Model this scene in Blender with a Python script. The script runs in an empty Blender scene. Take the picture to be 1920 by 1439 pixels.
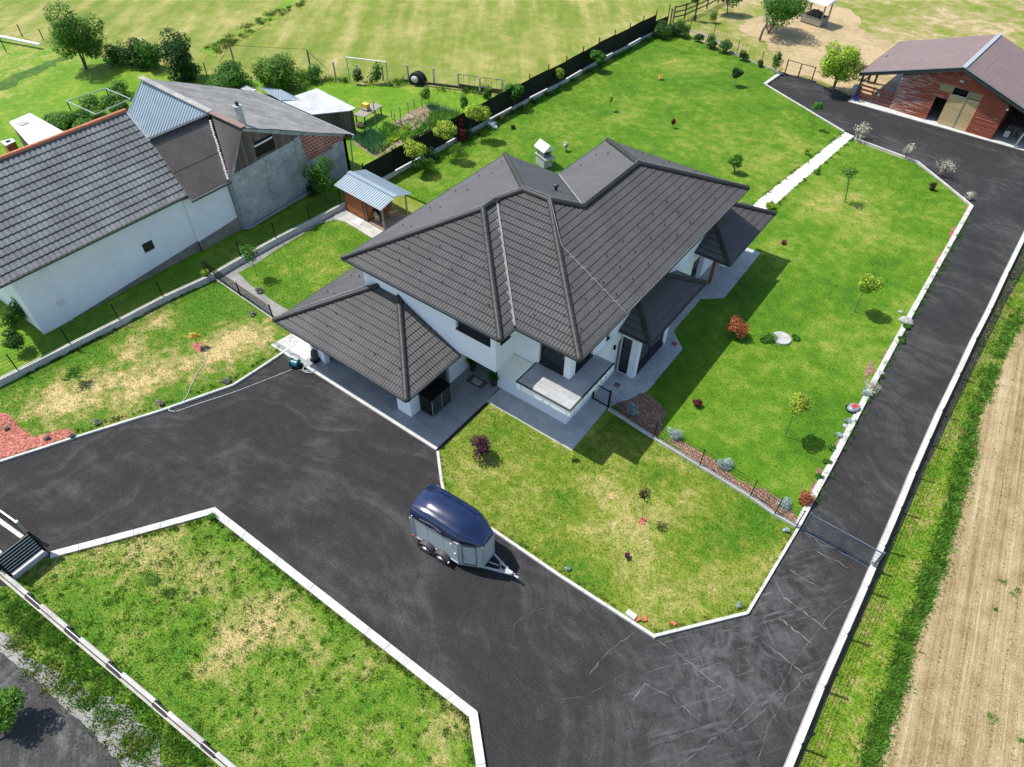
import bpy, bmesh, math, random
import numpy as np
from mathutils import Vector, Matrix

S = bpy.context.scene
R = math.radians
# ------------------------------------------------------------------ camera
F = 1281.0; CZ = 26.5                       # focal length in photo pixels, drone height in metres
PITCH, ROLL, HEAD = R(46.31), R(-1.016), R(-36.1)
def _cam():
    f = np.array([math.cos(PITCH)*math.sin(HEAD), math.cos(PITCH)*math.cos(HEAD), -math.sin(PITCH)])
    rt = np.array([math.cos(HEAD), -math.sin(HEAD), 0.0]); dn = np.cross(f, rt)
    c, s = math.cos(ROLL), math.sin(ROLL)
    return np.array([[c, s, 0], [-s, c, 0], [0, 0, 1]]) @ np.stack([rt, dn, f])
M3 = _cam()
cd = bpy.data.cameras.new('camera'); cam = bpy.data.objects.new('camera', cd); S.collection.objects.link(cam)
cd.sensor_fit = 'HORIZONTAL'; cd.sensor_width = 36; cd.lens = F/1920*36; cd.clip_start = 0.5; cd.clip_end = 2000
cam.matrix_world = Matrix.Translation((0, 0, CZ)) @ Matrix([[M3[0][i], -M3[1][i], -M3[2][i]] for i in range(3)]).to_4x4()
S.camera = cam
# ------------------------------------------------------------------ light
SUN_EL, SUN_AZ = R(60), R(254)              # azimuth from +Y towards +X
w = bpy.data.worlds.new('World'); S.world = w; w.use_nodes = True
nt = w.node_tree; sky = nt.nodes.new('ShaderNodeTexSky'); sky.sky_type = 'NISHITA'; sky.sun_disc = False
sky.sun_elevation = SUN_EL; sky.sun_rotation = SUN_AZ
bg = nt.nodes['Background']; bg.inputs[1].default_value = 0.145; nt.links.new(sky.outputs[0], bg.inputs[0])
sl = bpy.data.lights.new('sun', 'SUN'); sl.energy = 4.0; sl.angle = R(0.53); sl.color = (1.0, 0.96, 0.89)
so = bpy.data.objects.new('sun', sl); S.collection.objects.link(so)
d = Vector((-math.sin(SUN_AZ)*math.cos(SUN_EL), -math.cos(SUN_AZ)*math.cos(SUN_EL), -math.sin(SUN_EL)))
so.rotation_euler = d.to_track_quat('-Z', 'Y').to_euler(); so.location = (-30, -10, 60)
S.view_settings.view_transform = 'Standard'; S.view_settings.look = 'None'
S.view_settings.exposure = 0.58; S.view_settings.gamma = 1.0
S.render.engine = 'CYCLES'

# ------------------------------------------------------------------ helpers
def ray(x, y): return M3.T @ np.array([(x-960)/F, (y-719.5)/F, 1.0])
def g(x, y, z=0.0):                         # the point at height z seen at photo pixel (x, y)
    r = ray(x, y); t = (z-CZ)/r[2]; return Vector((r[0]*t, r[1]*t, z))
def g2(pts, z=0.0): return [tuple(g(x, y, z))[:2] for x, y in pts]
def zat(x, y, p):                           # height above p seen at photo pixel
    r = ray(x, y); t = (r[0]*p[0]+r[1]*p[1])/(r[0]**2+r[1]**2); return CZ+t*r[2]
def depth(p): return float(M3[2] @ (np.array(p)-np.array([0, 0, CZ])))
COL = S.collection.objects
WM = {}
def rot2(x, y, a): return x*math.cos(a)-y*math.sin(a), x*math.sin(a)+y*math.cos(a)

class MB:
    def __init__(s): s.v = []; s.f = []
    def add(s, vs, fs):
        n = len(s.v); s.v += [tuple(v) for v in vs]; s.f += [tuple(i+n for i in f) for f in fs]; return s
    def box(s, x0, x1, y0, y1, z0, z1):
        return s.add([(x0,y0,z0),(x1,y0,z0),(x1,y1,z0),(x0,y1,z0),(x0,y0,z1),(x1,y0,z1),(x1,y1,z1),(x0,y1,z1)],
                     [(3,2,1,0),(4,5,6,7),(0,1,5,4),(1,2,6,5),(2,3,7,6),(3,0,4,7)])
    def bar(s, a, b, wd, ht, up=(0, 0, 1)):                # box beam from a to b
        a, b = Vector(a), Vector(b); d = (b-a).normalized(); u = Vector(up)
        if abs(d.dot(u)) > .98: u = Vector((1, 0, 0))
        sx = d.cross(u).normalized()*wd/2; sz = sx.cross(d).normalized()*ht/2
        vs = [p+q for p in (a, b) for q in (-sx-sz, sx-sz, sx+sz, -sx+sz)]
        return s.add(vs, [(0,1,2,3),(7,6,5,4),(0,4,5,1),(1,5,6,2),(2,6,7,3),(3,7,4,0)])
    def tube(s, a, b, r0, r1=None, n=8, caps=True):
        r1 = r0 if r1 is None else r1; a, b = Vector(a), Vector(b); d = (b-a)
        if d.length < 1e-6: return s
        d.normalize(); u = Vector((0, 0, 1)) if abs(d.z) < .95 else Vector((1, 0, 0))
        e = d.cross(u).normalized(); h = e.cross(d)
        vs = []
        for p, r in ((a, r0), (b, r1)):
            for i in range(n):
                t = 2*math.pi*i/n; vs.append(p+e*r*math.cos(t)+h*r*math.sin(t))
        fs = [(i, (i+1) % n, n+(i+1) % n, n+i) for i in range(n)]
        if caps: fs += [tuple(range(n))[::-1], tuple(range(n, 2*n))]
        return s.add(vs, fs)
    def path(s, pts, r, n=6, r1=None):
        r1 = r if r1 is None else r1; k = len(pts)-1
        for i in range(k): s.tube(pts[i], pts[i+1], r+(r1-r)*i/k, r+(r1-r)*(i+1)/k, n)
        return s
    def prism(s, poly, z0, z1):
        n = len(poly); a = sum(poly[i][0]*poly[(i+1)%n][1]-poly[(i+1)%n][0]*poly[i][1] for i in range(n))
        if a < 0: poly = poly[::-1]
        vs = [(p[0], p[1], z0) for p in poly]+[(p[0], p[1], z1) for p in poly]
        return s.add(vs, [tuple(range(n))[::-1], tuple(range(n, 2*n))]+[(i, (i+1) % n, n+(i+1) % n, n+i) for i in range(n)])
    def ball(s, c, rx, ry=None, rz=None, nu=14, nv=9, zmin=-1):
        ry = ry or rx; rz = rz or rx; vs = []; fs = []
        for j in range(nv+1):
            ph = -math.pi/2+math.pi*j/nv
            for i in range(nu):
                t = 2*math.pi*i/nu
                vs.append((c[0]+rx*math.cos(ph)*math.cos(t), c[1]+ry*math.cos(ph)*math.sin(t), c[2]+rz*max(zmin, math.sin(ph))))
        for j in range(nv):
            for i in range(nu): fs.append((j*nu+i, j*nu+(i+1) % nu, (j+1)*nu+(i+1) % nu, (j+1)*nu+i))
        return s.add(vs, fs)
    def lathe(s, prof, c=(0, 0, 0), n=16):                  # prof: (r, z)
        vs = [(c[0]+r*math.cos(2*math.pi*i/n), c[1]+r*math.sin(2*math.pi*i/n), c[2]+z) for r, z in prof for i in range(n)]
        fs = [(j*n+i, j*n+(i+1) % n, (j+1)*n+(i+1) % n, (j+1)*n+i) for j in range(len(prof)-1) for i in range(n)]
        fs += [tuple(range(n))[::-1], tuple(range((len(prof)-1)*n, len(prof)*n))]
        return s.add(vs, fs)

def tagp(o, label=None, cat=None, group=None, kind=None):
    if label: o['label'] = label
    if cat: o['category'] = cat
    if group: o['group'] = group
    if kind: o['kind'] = kind
    return o
def thing(name, label, cat, loc=(0, 0, 0), rz=0.0, group=None):
    o = bpy.data.objects.new(name, None); COL.link(o); o.empty_display_size = .3
    o.location = loc; o.rotation_euler = (0, 0, rz); WM[o] = Matrix.Translation(loc) @ Matrix.Rotation(rz, 4, 'Z')
    return tagp(o, label, cat, group)
def part(name, mb, m, parent=None, world=False, smooth=False, label=None):
    me = bpy.data.meshes.new(name); v = mb.v
    if world and parent:
        inv = WM[parent].inverted(); v = [tuple(inv @ Vector(p)) for p in v]
    me.from_pydata(v, [], mb.f)
    for mm in (m if isinstance(m, (list, tuple)) else [m]): me.materials.append(mm)
    if smooth: me.polygons.foreach_set('use_smooth', [True]*len(me.polygons))
    me.update(); o = bpy.data.objects.new(name, me); COL.link(o)
    if parent: o.parent = parent; WM[o] = WM[parent]
    if label: o['label'] = label
    return o
def solo(name, mb, m, label, cat, loc, group=None, smooth=False, rz=0, world=True):
    if world: mb.v = [(x-loc[0], y-loc[1], z-loc[2]) for x, y, z in mb.v]
    o = part(name, mb, m, smooth=smooth); o.location = loc; o.rotation_euler = (0, 0, rz); WM[o] = Matrix.Translation(loc) @ Matrix.Rotation(rz, 4, 'Z')
    return tagp(o, label, cat, group)
def struct(name, mb, m, kind='structure', label=None, cat=None):
    o = part(name, mb, m); o['kind'] = kind
    return tagp(o, label, cat)
def copy_tree(o, parent=None, label=None, loc=None, rz=None):
    c = o.copy(); COL.link(c); c.parent = parent
    if label: c['label'] = label
    if loc is not None: c.location = loc
    if rz is not None: c.rotation_euler = (0, 0, rz)
    for ch in [x for x in bpy.data.objects if x.parent == o]: copy_tree(ch, c)
    return c

# ------------------------------------------------------------------ materials
def new(name):
    m = bpy.data.materials.new(name); m.use_nodes = True; t = m.node_tree; t.nodes.clear()
    out = t.nodes.new('ShaderNodeOutputMaterial'); b = t.nodes.new('ShaderNodeBsdfPrincipled'); t.links.new(b.outputs[0], out.inputs[0])
    return m, t, b, out
def nd(t, typ, **k):
    n = t.nodes.new(typ)
    for a, v in k.items():
        if a in n.inputs: n.inputs[a].default_value = v
        else: setattr(n, a, v)
    return n
def coords(t, obj=False):
    if obj: return nd(t, 'ShaderNodeTexCoord').outputs['Object']
    return nd(t, 'ShaderNodeNewGeometry').outputs['Position']
def noise(t, co, scale, det=4, rough=.55, dist=0):
    n = nd(t, 'ShaderNodeTexNoise'); n.inputs['Scale'].default_value = scale; n.inputs['Detail'].default_value = det
    n.inputs['Roughness'].default_value = rough; n.inputs['Distortion'].default_value = dist; t.links.new(co, n.inputs['Vector']); return n.outputs['Fac']
def ramp(t, fac, stops):
    r = nd(t, 'ShaderNodeValToRGB'); e = r.color_ramp.elements
    while len(e) < len(stops): e.new(.5)
    for i, (p, c) in enumerate(stops):
        e[i].position = p; e[i].color = (c, c, c, 1) if isinstance(c, (int, float)) else (*c, 1)
    t.links.new(fac, r.inputs[0]); return r.outputs[0]
def mix(t, a, b, fac, mode='MIX'):
    n = nd(t, 'ShaderNodeMix', data_type='RGBA', blend_type=mode)
    for s, i in ((a, 6), (b, 7)):
        if isinstance(s, tuple): n.inputs[i].default_value = (*s, 1)
        else: t.links.new(s, n.inputs[i])
    if isinstance(fac, (int, float)): n.inputs[0].default_value = fac
    else: t.links.new(fac, n.inputs[0])
    return n.outputs[2]
def math_(t, op, a, b=0.0, c=None):
    n = nd(t, 'ShaderNodeMath', operation=op)
    for i, s in enumerate((a, b) if c is None else (a, b, c)):
        if isinstance(s, (int, float)): n.inputs[i].default_value = s
        else: t.links.new(s, n.inputs[i])
    return n.outputs[0]
def stretch(t, co, rz, sc):
    n = nd(t, 'ShaderNodeMapping'); n.inputs['Rotation'].default_value = (0, 0, rz); n.inputs['Scale'].default_value = sc
    r = nd(t, 'ShaderNodeMapping'); r.inputs['Rotation'].default_value = (0, 0, rz); t.links.new(co, r.inputs[0])
    n.inputs['Rotation'].default_value = (0, 0, 0); t.links.new(r.outputs[0], n.inputs[0]); return n.outputs[0]
def bump(t, b, h, strength=.5, dist=.02):
    n = nd(t, 'ShaderNodeBump'); n.inputs['Strength'].default_value = strength; n.inputs['Distance'].default_value = dist
    t.links.new(h, n.inputs['Height']); t.links.new(n.outputs[0], b.inputs['Normal'])
def mat(name, c, rough=.6, metal=0.0, var=.25, scale=3.0, obj=True, bs=0.0, bscale=40, spec=.5, coat=0.0, grime=0.0):
    m, t, b, o = new(name); co = coords(t, obj)
    n = noise(t, co, scale, 5, .6); lo = tuple(x*(1-var) for x in c); hi = tuple(min(1, x*(1+var)) for x in c)
    col = ramp(t, n, [(.3, lo), (.7, hi)])
    if grime:
        k = noise(t, co, scale*5, 6, .7); col = mix(t, col, tuple(x*.45 for x in c), ramp(t, k, [(.5, 0.0), (.75, grime)]))
    t.links.new(col, b.inputs['Base Color'])
    rr = nd(t, 'ShaderNodeMapRange'); rr.inputs['To Min'].default_value = max(0, rough-.08); rr.inputs['To Max'].default_value = min(1, rough+.08)
    t.links.new(noise(t, co, scale*2.3, 4), rr.inputs['Value']); t.links.new(rr.outputs[0], b.inputs['Roughness'])
    b.inputs['Metallic'].default_value = metal; b.inputs['Specular IOR Level'].default_value = spec; b.inputs['Coat Weight'].default_value = coat
    if bs: bump(t, b, noise(t, co, bscale, 4, .6), bs, .01)
    return m
def grass_mat(name, lush, mid, dry, bias=0.0, scale=.35, soil=None, soil_at=.72, fine=(.55, 1.35), streak=None, patches=()):
    m, t, b, o = new(name); co = coords(t)
    n1 = noise(t, co, scale, 6, .62, .4); n2 = noise(t, co, scale*6, 5, .6)
    k = math_(t, 'ADD', math_(t, 'MULTIPLY', n1, .55), math_(t, 'MULTIPLY', n2, .45))
    if streak:
        k3 = noise(t, stretch(t, co, streak[0], (streak[1], streak[2], 1)), 1.0, 5, .6)
        k = math_(t, 'ADD', math_(t, 'MULTIPLY', k, .55), math_(t, 'MULTIPLY', k3, .45))
    k = math_(t, 'ADD', k, bias)
    for px, py, rad, amt in patches:
        q = g(px, py); vd = nd(t, 'ShaderNodeVectorMath', operation='DISTANCE'); t.links.new(co, vd.inputs[0]); vd.inputs[1].default_value = (q.x, q.y, 0)
        mr = nd(t, 'ShaderNodeMapRange', interpolation_type='SMOOTHSTEP'); t.links.new(vd.outputs['Value'], mr.inputs['Value'])
        mr.inputs['From Max'].default_value = rad; mr.inputs['To Min'].default_value = amt; mr.inputs['To Max'].default_value = 0.0; k = math_(t, 'ADD', k, mr.outputs[0])
    st = [(.36, lush), (.5, mid), (.62, dry)]
    if soil: st.append((soil_at, soil))
    col = ramp(t, k, st)
    f = noise(t, co, 9, 8, .75); f2 = noise(t, co, 33, 3, .6)
    ff = math_(t, 'ADD', math_(t, 'MULTIPLY', f, .55), math_(t, 'MULTIPLY', f2, .45))
    mul = ramp(t, ff, [(.36, fine[0]), (.64, fine[1])])
    col = mix(t, col, mul, 1.0, 'MULTIPLY')
    # yellow / blue-green tint speckle
    col = mix(t, col, mix(t, col, (1.22, 1.03, .8), 1.0, 'MULTIPLY'), ramp(t, noise(t, co, 14, 4, .7), [(.47, 0.0), (.6, .9)]))
    col = mix(t, col, (.98, .98, 1.0), 1.0, 'MULTIPLY')
    t.links.new(col, b.inputs['Base Color']); b.inputs['Roughness'].default_value = .75; b.inputs['Specular IOR Level'].default_value = .15
    bump(t, b, ff, .9, .05)
    up_ = nd(t, 'ShaderNodeCombineXYZ'); up_.inputs[2].default_value = 1.0; t.links.new(up_.outputs[0], b.inputs['Normal'].links[0].from_node.inputs['Normal'])
    return m

LUSH = (.045, .17, .006)
M = {}
M['lawn'] = grass_mat('lawn_grass', (.05,.145,.006), (.092,.205,.010), (.20,.27,.04), -.015, .2, (.34,.31,.10), .70, (.45, 1.45), None,
    [(1250,235,8,.06),(1480,320,8,.07),(1620,395,7,.07),(1400,280,6,.05),(1560,440,6,.04),(1290,120,6,.03),(1290,800,2,.09),(1640,690,2.2,.1),(1690,560,2,.1),(620,520,3,.04),(1150,560,12,-.05)])
M['lawn_front'] = grass_mat('front_lawn_grass', (.06,.165,.008), (.155,.225,.024), (.30,.31,.085), .0, .42, (.44,.37,.17), .70, (.5, 1.45), None,
    [(1120,925,2.5,.10),(1215,985,2.4,.10),(1130,1000,3,.05),(950,990,2.5,.06),(1240,1090,3,.06),(1420,960,2.5,-.12),(1090,1060,2.5,-.10),(1060,940,2,-.10),(905,800,2.5,-.06),(1330,1000,2.5,-.05)])
M['lawn_left'] = grass_mat('left_lawn_grass', (.055,.17,.008), (.105,.20,.015), (.36,.32,.12), -.03, .3, (.50,.41,.19), .65, (.5, 1.4), None,
    [(430,640,3.4,.13),(350,690,3.2,.13),(200,740,4,.14),(90,760,3,.12),(250,700,2.5,.07),(245,655,1.6,.13),(300,600,1.5,.08),(60,700,4,-.05),(400,560,3,-.06),(330,750,2,-.06)])
M['lawn_low'] = grass_mat('lower_lawn_grass', (.062,.18,.010), (.128,.23,.02), (.31,.31,.10), -.02, .4, (.47,.39,.18), .70, (.5, 1.45), None,
    [(270,1030,2.6,.12),(360,1080,2.2,.12),(480,1170,2.6,.14),(420,1230,2,.10),(560,1160,2,.10),(170,1010,2,.08),(850,1350,1.6,.12),(640,1240,1.8,.05),(330,1290,3,-.05),(150,1120,2.5,-.05)])
M['verge'] = grass_mat('verge_grass', (.07,.205,.010), (.155,.26,.02), (.33,.31,.11), .0, .45, (.42,.33,.16), .70)
M['yard'] = grass_mat('yard_grass', (.07,.19,.006), (.115,.24,.010), (.22,.30,.035), .0, .3, (.34,.31,.12), .72)
M['meadow'] = grass_mat('meadow_grass', (.08,.16,.012), (.165,.215,.03), (.31,.30,.10), .03, .12, (.42,.36,.18), .68, (.55, 1.35), (R(-38), .55, .06))
M['paddock'] = grass_mat('paddock_ground', (.09,.17,.012), (.19,.23,.04), (.36,.30,.16), .04, .14, (.44,.35,.21), .6, (.6, 1.3))
M['sand'] = grass_mat('sandy_ground', (.20,.22,.07), (.34,.275,.15), (.44,.35,.21), .06, .25, (.33,.25,.14), .72, (.7, 1.2))

def field_mat():
    m, t, b, o = new('tilled_soil'); co = coords(t)
    a = R(-5)
    s1 = noise(t, stretch(t, co, a, (1.5, .04, 1)), 1.0, 6, .62); s2 = noise(t, stretch(t, co, a, (7, .1, 1)), 1.0, 5, .65); n = noise(t, co, 1.2, 6, .7)
    k = math_(t, 'ADD', math_(t, 'MULTIPLY', s1, .4), math_(t, 'ADD', math_(t, 'MULTIPLY', s2, .3), math_(t, 'MULTIPLY', n, .3)))
    col = ramp(t, k, [(.38, (.20, .14, .06)), (.5, (.35, .265, .14)), (.62, (.50, .41, .25))])
    f = noise(t, co, 16, 7, .75); col = mix(t, col, ramp(t, f, [(.38, .6), (.62, 1.25)]), 1, 'MULTIPLY')
    t.links.new(col, b.inputs['Base Color']); b.inputs['Roughness'].default_value = .95; b.inputs['Specular IOR Level'].default_value = .1
    bump(t, b, math_(t, 'ADD', math_(t, 'MULTIPLY', f, .5), s2), 1.0, .07); return m
M['field'] = field_mat()
def asphalt_mat(name, base=.0255, dust=1.0, worn=False):
    m, t, b, o = new(name); co = coords(t)
    n1 = noise(t, co, .22, 6, .6, .6); st = noise(t, stretch(t, co, R(-8), (.28, 1.6, 1)), 1.0, 6, .65, .5); n2 = noise(t, co, 1.7, 6, .7)
    q = g(300, 1330); vd = nd(t, 'ShaderNodeVectorMath', operation='DISTANCE'); t.links.new(co, vd.inputs[0]); vd.inputs[1].default_value = (q.x, q.y, 0)
    cb = nd(t, 'ShaderNodeCombineXYZ'); t.links.new(math_(t, 'ADD', vd.outputs['Value'], math_(t, 'MULTIPLY', noise(t, co, .10, 3), 9.0)), cb.inputs[0]); t.links.new(math_(t, 'MULTIPLY', n1, .8), cb.inputs[1])
    ty = noise(t, cb.outputs[0], 1.7, 6, .7)
    k = math_(t, 'ADD', math_(t, 'MULTIPLY', n1, .34), math_(t, 'ADD', math_(t, 'MULTIPLY', ty, .32), math_(t, 'ADD', math_(t, 'MULTIPLY', st, .16), math_(t, 'MULTIPLY', n2, .18))))
    lo, hi = base*.8, base*(2.5*dust)
    col = ramp(t, k, [(.38, (lo, lo, lo*1.03)), (.5, (base*1.2,)*3), (.62, (hi, hi*1.0, hi*.98))])
    f = noise(t, co, 13, 6, .95); col = mix(t, col, ramp(t, f, [(.36, .45), (.64, 1.65)]), 1, 'MULTIPLY'); col = mix(t, col, (1.02, 1.0, .985), 1, 'MULTIPLY')
    v = nd(t, 'ShaderNodeTexVoronoi', feature='F1'); v.inputs['Scale'].default_value = 2.2; t.links.new(co, v.inputs['Vector'])
    sp = ramp(t, v.outputs['Distance'], [(.0, 1.0), (.05, 0.0)])
    sp = math_(t, 'MULTIPLY', sp, ramp(t, noise(t, co, .6, 3), [(.52, 0.0), (.6, 1.0)]))
    col = mix(t, col, (.35, .35, .33), math_(t, 'MULTIPLY', sp, .7))
    # scuffed pale worn area at the lane entrance (dried mud tracked over the surface)
    sc = nd(t, 'ShaderNodeSeparateXYZ'); t.links.new(co, sc.inputs[0])
    dx = math_(t, 'SUBTRACT', sc.outputs[0], .6); dy = math_(t, 'SUBTRACT', sc.outputs[1], 15.0)
    dd = math_(t, 'SQRT', math_(t, 'ADD', math_(t, 'MULTIPLY', math_(t, 'MULTIPLY', dx, dx), 1.5), math_(t, 'MULTIPLY', math_(t, 'MULTIPLY', dy, dy), .30)))
    reg = ramp(t, math_(t, 'MULTIPLY', dd, .2), [(.25, 1.0), (1.0, 0.0)])
    scr = noise(t, stretch(t, co, R(38), (5.5, .45, 1)), 1.0, 7, .75); scr2 = noise(t, stretch(t, co, R(-48), (6, .5, 1)), 1.0, 7, .75)
    sm = math_(t, 'MAXIMUM', ramp(t, scr, [(.54, 0.0), (.7, 1.0)]), ramp(t, scr2, [(.56, 0.0), (.72, .9)]))
    col = mix(t, col, (.20, .20, .195), math_(t, 'MULTIPLY', math_(t, 'MULTIPLY', sm, reg), .6))
    col = mix(t, col, (.13, .13, .128), math_(t, 'MULTIPLY', math_(t, 'MULTIPLY', ramp(t, noise(t, co, .9, 7, .75, 1.0), [(.42, 0.0), (.62, 1.0)]), reg), .5))
    t.links.new(col, b.inputs['Base Color']); b.inputs['Roughness'].default_value = .9; b.inputs['Specular IOR Level'].default_value = .14
    bump(t, b, f, .5, .010); return m
M['asphalt'] = asphalt_mat('asphalt'); M['road'] = asphalt_mat('old_asphalt', .04, 1.3)
M['concrete'] = mat('concrete_kerb', (.50, .49, .455), .85, var=.16, scale=1.1, obj=False, bs=.4, grime=.55, spec=.2)
M['concrete_old'] = mat('aged_concrete', (.42, .41, .37), .9, var=.25, scale=1.2, obj=False, bs=.5, grime=.5, spec=.2)
M['creamwall'] = mat('cream_wall_top', (.40,.385,.33), .9, var=.2, scale=2, obj=False, grime=.4)
M['whitepath'] = mat('white_gravel_path', (.62, .61, .57), .9, var=.1, scale=6, obj=False, bs=.8, bscale=30, spec=.1)
def gravel_mat(name, a, b_, sc):
    m, t, b, o = new(name); co = coords(t)
    v = nd(t, 'ShaderNodeTexVoronoi', feature='F1'); v.inputs['Scale'].default_value = sc; t.links.new(co, v.inputs['Vector'])
    hs = nd(t, 'ShaderNodeSeparateColor'); t.links.new(v.outputs['Color'], hs.inputs[0])
    col = ramp(t, hs.outputs[0], [(0, a), (1, b_)])
    col = mix(t, col, ramp(t, v.outputs['Distance'], [(.1, 1.0), (.75, .5)]), 1, 'MULTIPLY')
    n = noise(t, co, .8, 5, .6); col = mix(t, col, ramp(t, n, [(.35, .8), (.65, 1.12)]), 1, 'MULTIPLY')
    t.links.new(col, b.inputs['Base Color']); b.inputs['Roughness'].default_value = .9
    bump(t, b, math_(t, 'SUBTRACT', 1.0, v.outputs['Distance']), 1, .03); return m
M['gravel'] = gravel_mat('grey_gravel', (.32, .31, .28), (.5, .485, .45), 26)
M['mulch'] = gravel_mat('red_bark_mulch', (.36, .07, .045), (.72, .28, .2), 12)
M['brownmulch'] = gravel_mat('faded_bark_mulch', (.18, .09, .06), (.5, .3, .2), 14)
M['soil'] = gravel_mat('garden_soil', (.22, .16, .1), (.45, .35, .22), 8)
def paving_mat(name, c, sx, sy, j=.5, rz=0.0):
    m, t, b, o = new(name); co = stretch(t, coords(t), rz, (1, 1, 1))
    br = nd(t, 'ShaderNodeTexBrick'); br.offset = .5
    br.inputs['Color1'].default_value = (*c, 1); br.inputs['Color2'].default_value = (*[x*1.12 for x in c], 1); br.inputs['Mortar'].default_value = (*[x*j for x in c], 1)
    br.inputs['Scale'].default_value = 1; br.inputs['Brick Width'].default_value = sx; br.inputs['Row Height'].default_value = sy; br.inputs['Mortar Size'].default_value = .006
    t.links.new(co, br.inputs['Vector'])
    n = noise(t, co, 1.3, 6, .65); col = mix(t, br.outputs[0], ramp(t, n, [(.35, .82), (.65, 1.12)]), 1, 'MULTIPLY')
    n3 = noise(t, stretch(t, coords(t), 0, (3, 40, 1)), 1, 3); col = mix(t, col, ramp(t, n3, [(.35, .93), (.65, 1.05)]), 1, 'MULTIPLY')
    t.links.new(col, b.inputs['Base Color']); b.inputs['Roughness'].default_value = .6; bump(t, b, noise(t, co, 60, 3), .2, .005); return m
M['paving'] = paving_mat('grey_terrace_paving', (.37, .38, .385), .8, .4, .75)
M['tiles'] = paving_mat('balcony_tiles', (.33, .335, .325), .6, .3, .6)
M['plank_paving'] = paving_mat('grey_wood_look_paving', (.27, .28, .28), 1.2, .2, .7)
M['deck'] = paving_mat('wooden_deck', (.30, .2, .14), 2.4, .12, .4)
M['plaster'] = mat('white_plaster', (.84, .86, .88), .85, var=.04, scale=.8, bs=.15, bscale=60, spec=.2)
M['plaster_old'] = mat('old_white_plaster', (.80, .83, .86), .9, var=.07, scale=.5, bs=.3, bscale=12, grime=.12, spec=.2)
M['plinth'] = mat('damp_concrete_plinth', (.23, .225, .2), .9, var=.3, scale=1.0, bs=.5, grime=.6)
M['anthracite'] = mat('anthracite_metal', (.035, .038, .042), .45, .0, var=.15, scale=2, spec=.5)
M['black'] = mat('black_powder_coat', (.010, .011, .012), .6, var=.2, spec=.2)
M['fencegreen'] = mat('dark_green_grey_wire', (.012, .018, .018), .9, var=.2, spec=.1)
M['flash'] = mat('dull_valley_flashing', (.2,.2,.2), .6)
M['gaterail'] = mat('blue_grey_gate_tube', (.10, .13, .16), .45, .2)
M['galv'] = mat('galvanised_steel', (.42, .44, .45), .45, .35, var=.15, scale=6)
M['sheet'] = mat('blue_grey_sheet_metal', (.25, .31, .35), .4, .1, var=.08, scale=1.5, spec=.5)
M['alu'] = mat('grey_aluminium_panels', (.40, .43, .43), .42, .0, var=.06, scale=2)
M['rubber'] = mat('black_rubber', (.02, .02, .02), .75, var=.2)
M['plastic'] = mat('grey_black_plastic', (.055, .055, .058), .5, var=.15)
M['navy'] = mat('navy_gelcoat', (.006, .014, .05), .14, 0, var=.35, scale=1.2, coat=.5)
M['stripe'] = mat('white_trim', (.66, .66, .66), .5, var=.03)
M['red'] = mat('red_plastic', (.55, .03, .03), .4)
M['blue'] = mat('blue_plastic', (.02, .03, .35), .4)
M['teal'] = mat('teal_plastic', (.01, .13, .17), .4)
M['hose'] = mat('pale_grey_hose', (.5, .52, .5), .5)
M['bark'] = mat('tree_bark', (.14, .1, .07), .9, var=.35, scale=9, bs=.6)
M['wood_dark'] = mat('dark_weathered_wood', (.075, .055, .042), .85, var=.5, scale=4, bs=.5)
M['wood_post'] = mat('grey_wood_post', (.26, .23, .19), .85, var=.3, scale=6, bs=.4)
M['wood_orange'] = mat('stained_timber', (.34, .11, .035), .55, var=.25, scale=3, bs=.3)
M['wood_beam'] = mat('varnished_beam', (.26, .09, .025), .5, var=.2, scale=4)
M['brickred'] = mat('red_brick', (.45, .12, .06), .85, var=.25, scale=8, bs=.4)
M['white_sheet'] = mat('white_roof_sheet', (.66, .65, .61), .6, var=.08, scale=.9, grime=.15)
M['pool'] = mat('pale_roof_tarp', (.42, .44, .44), .6, var=.25, scale=.9, grime=.3)
M['stone'] = mat('pale_stone', (.36, .36, .33), .9, var=.3, scale=4, bs=.6, grime=.5)
M['terracotta'] = mat('terracotta_ridge_tiles', (.47, .16, .08), .75, var=.25, scale=6)
M['straw'] = mat('dark_hay', (.06, .05, .04), .95, var=.6, scale=7, bs=1, bscale=30)
M['fur_tan'] = mat('tan_fur', (.42, .22, .09), .9, var=.4, scale=8)
M['fur_cream'] = mat('cream_fur', (.6, .48, .3), .9, var=.3, scale=8)
M['fur_brown'] = mat('dark_bay_horse_coat', (.06, .03, .018), .6, var=.3, scale=4)
M['yellow'] = mat('yellow_paint', (.75, .5, .05), .5)
def glass():
    m, t, b, o = new('dark_window_glass'); b.inputs['Base Color'].default_value = (.02, .026, .032, 1); b.inputs['Roughness'].default_value = .06
    b.inputs['Specular IOR Level'].default_value = .6; return m
M['glass'] = glass()
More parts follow.
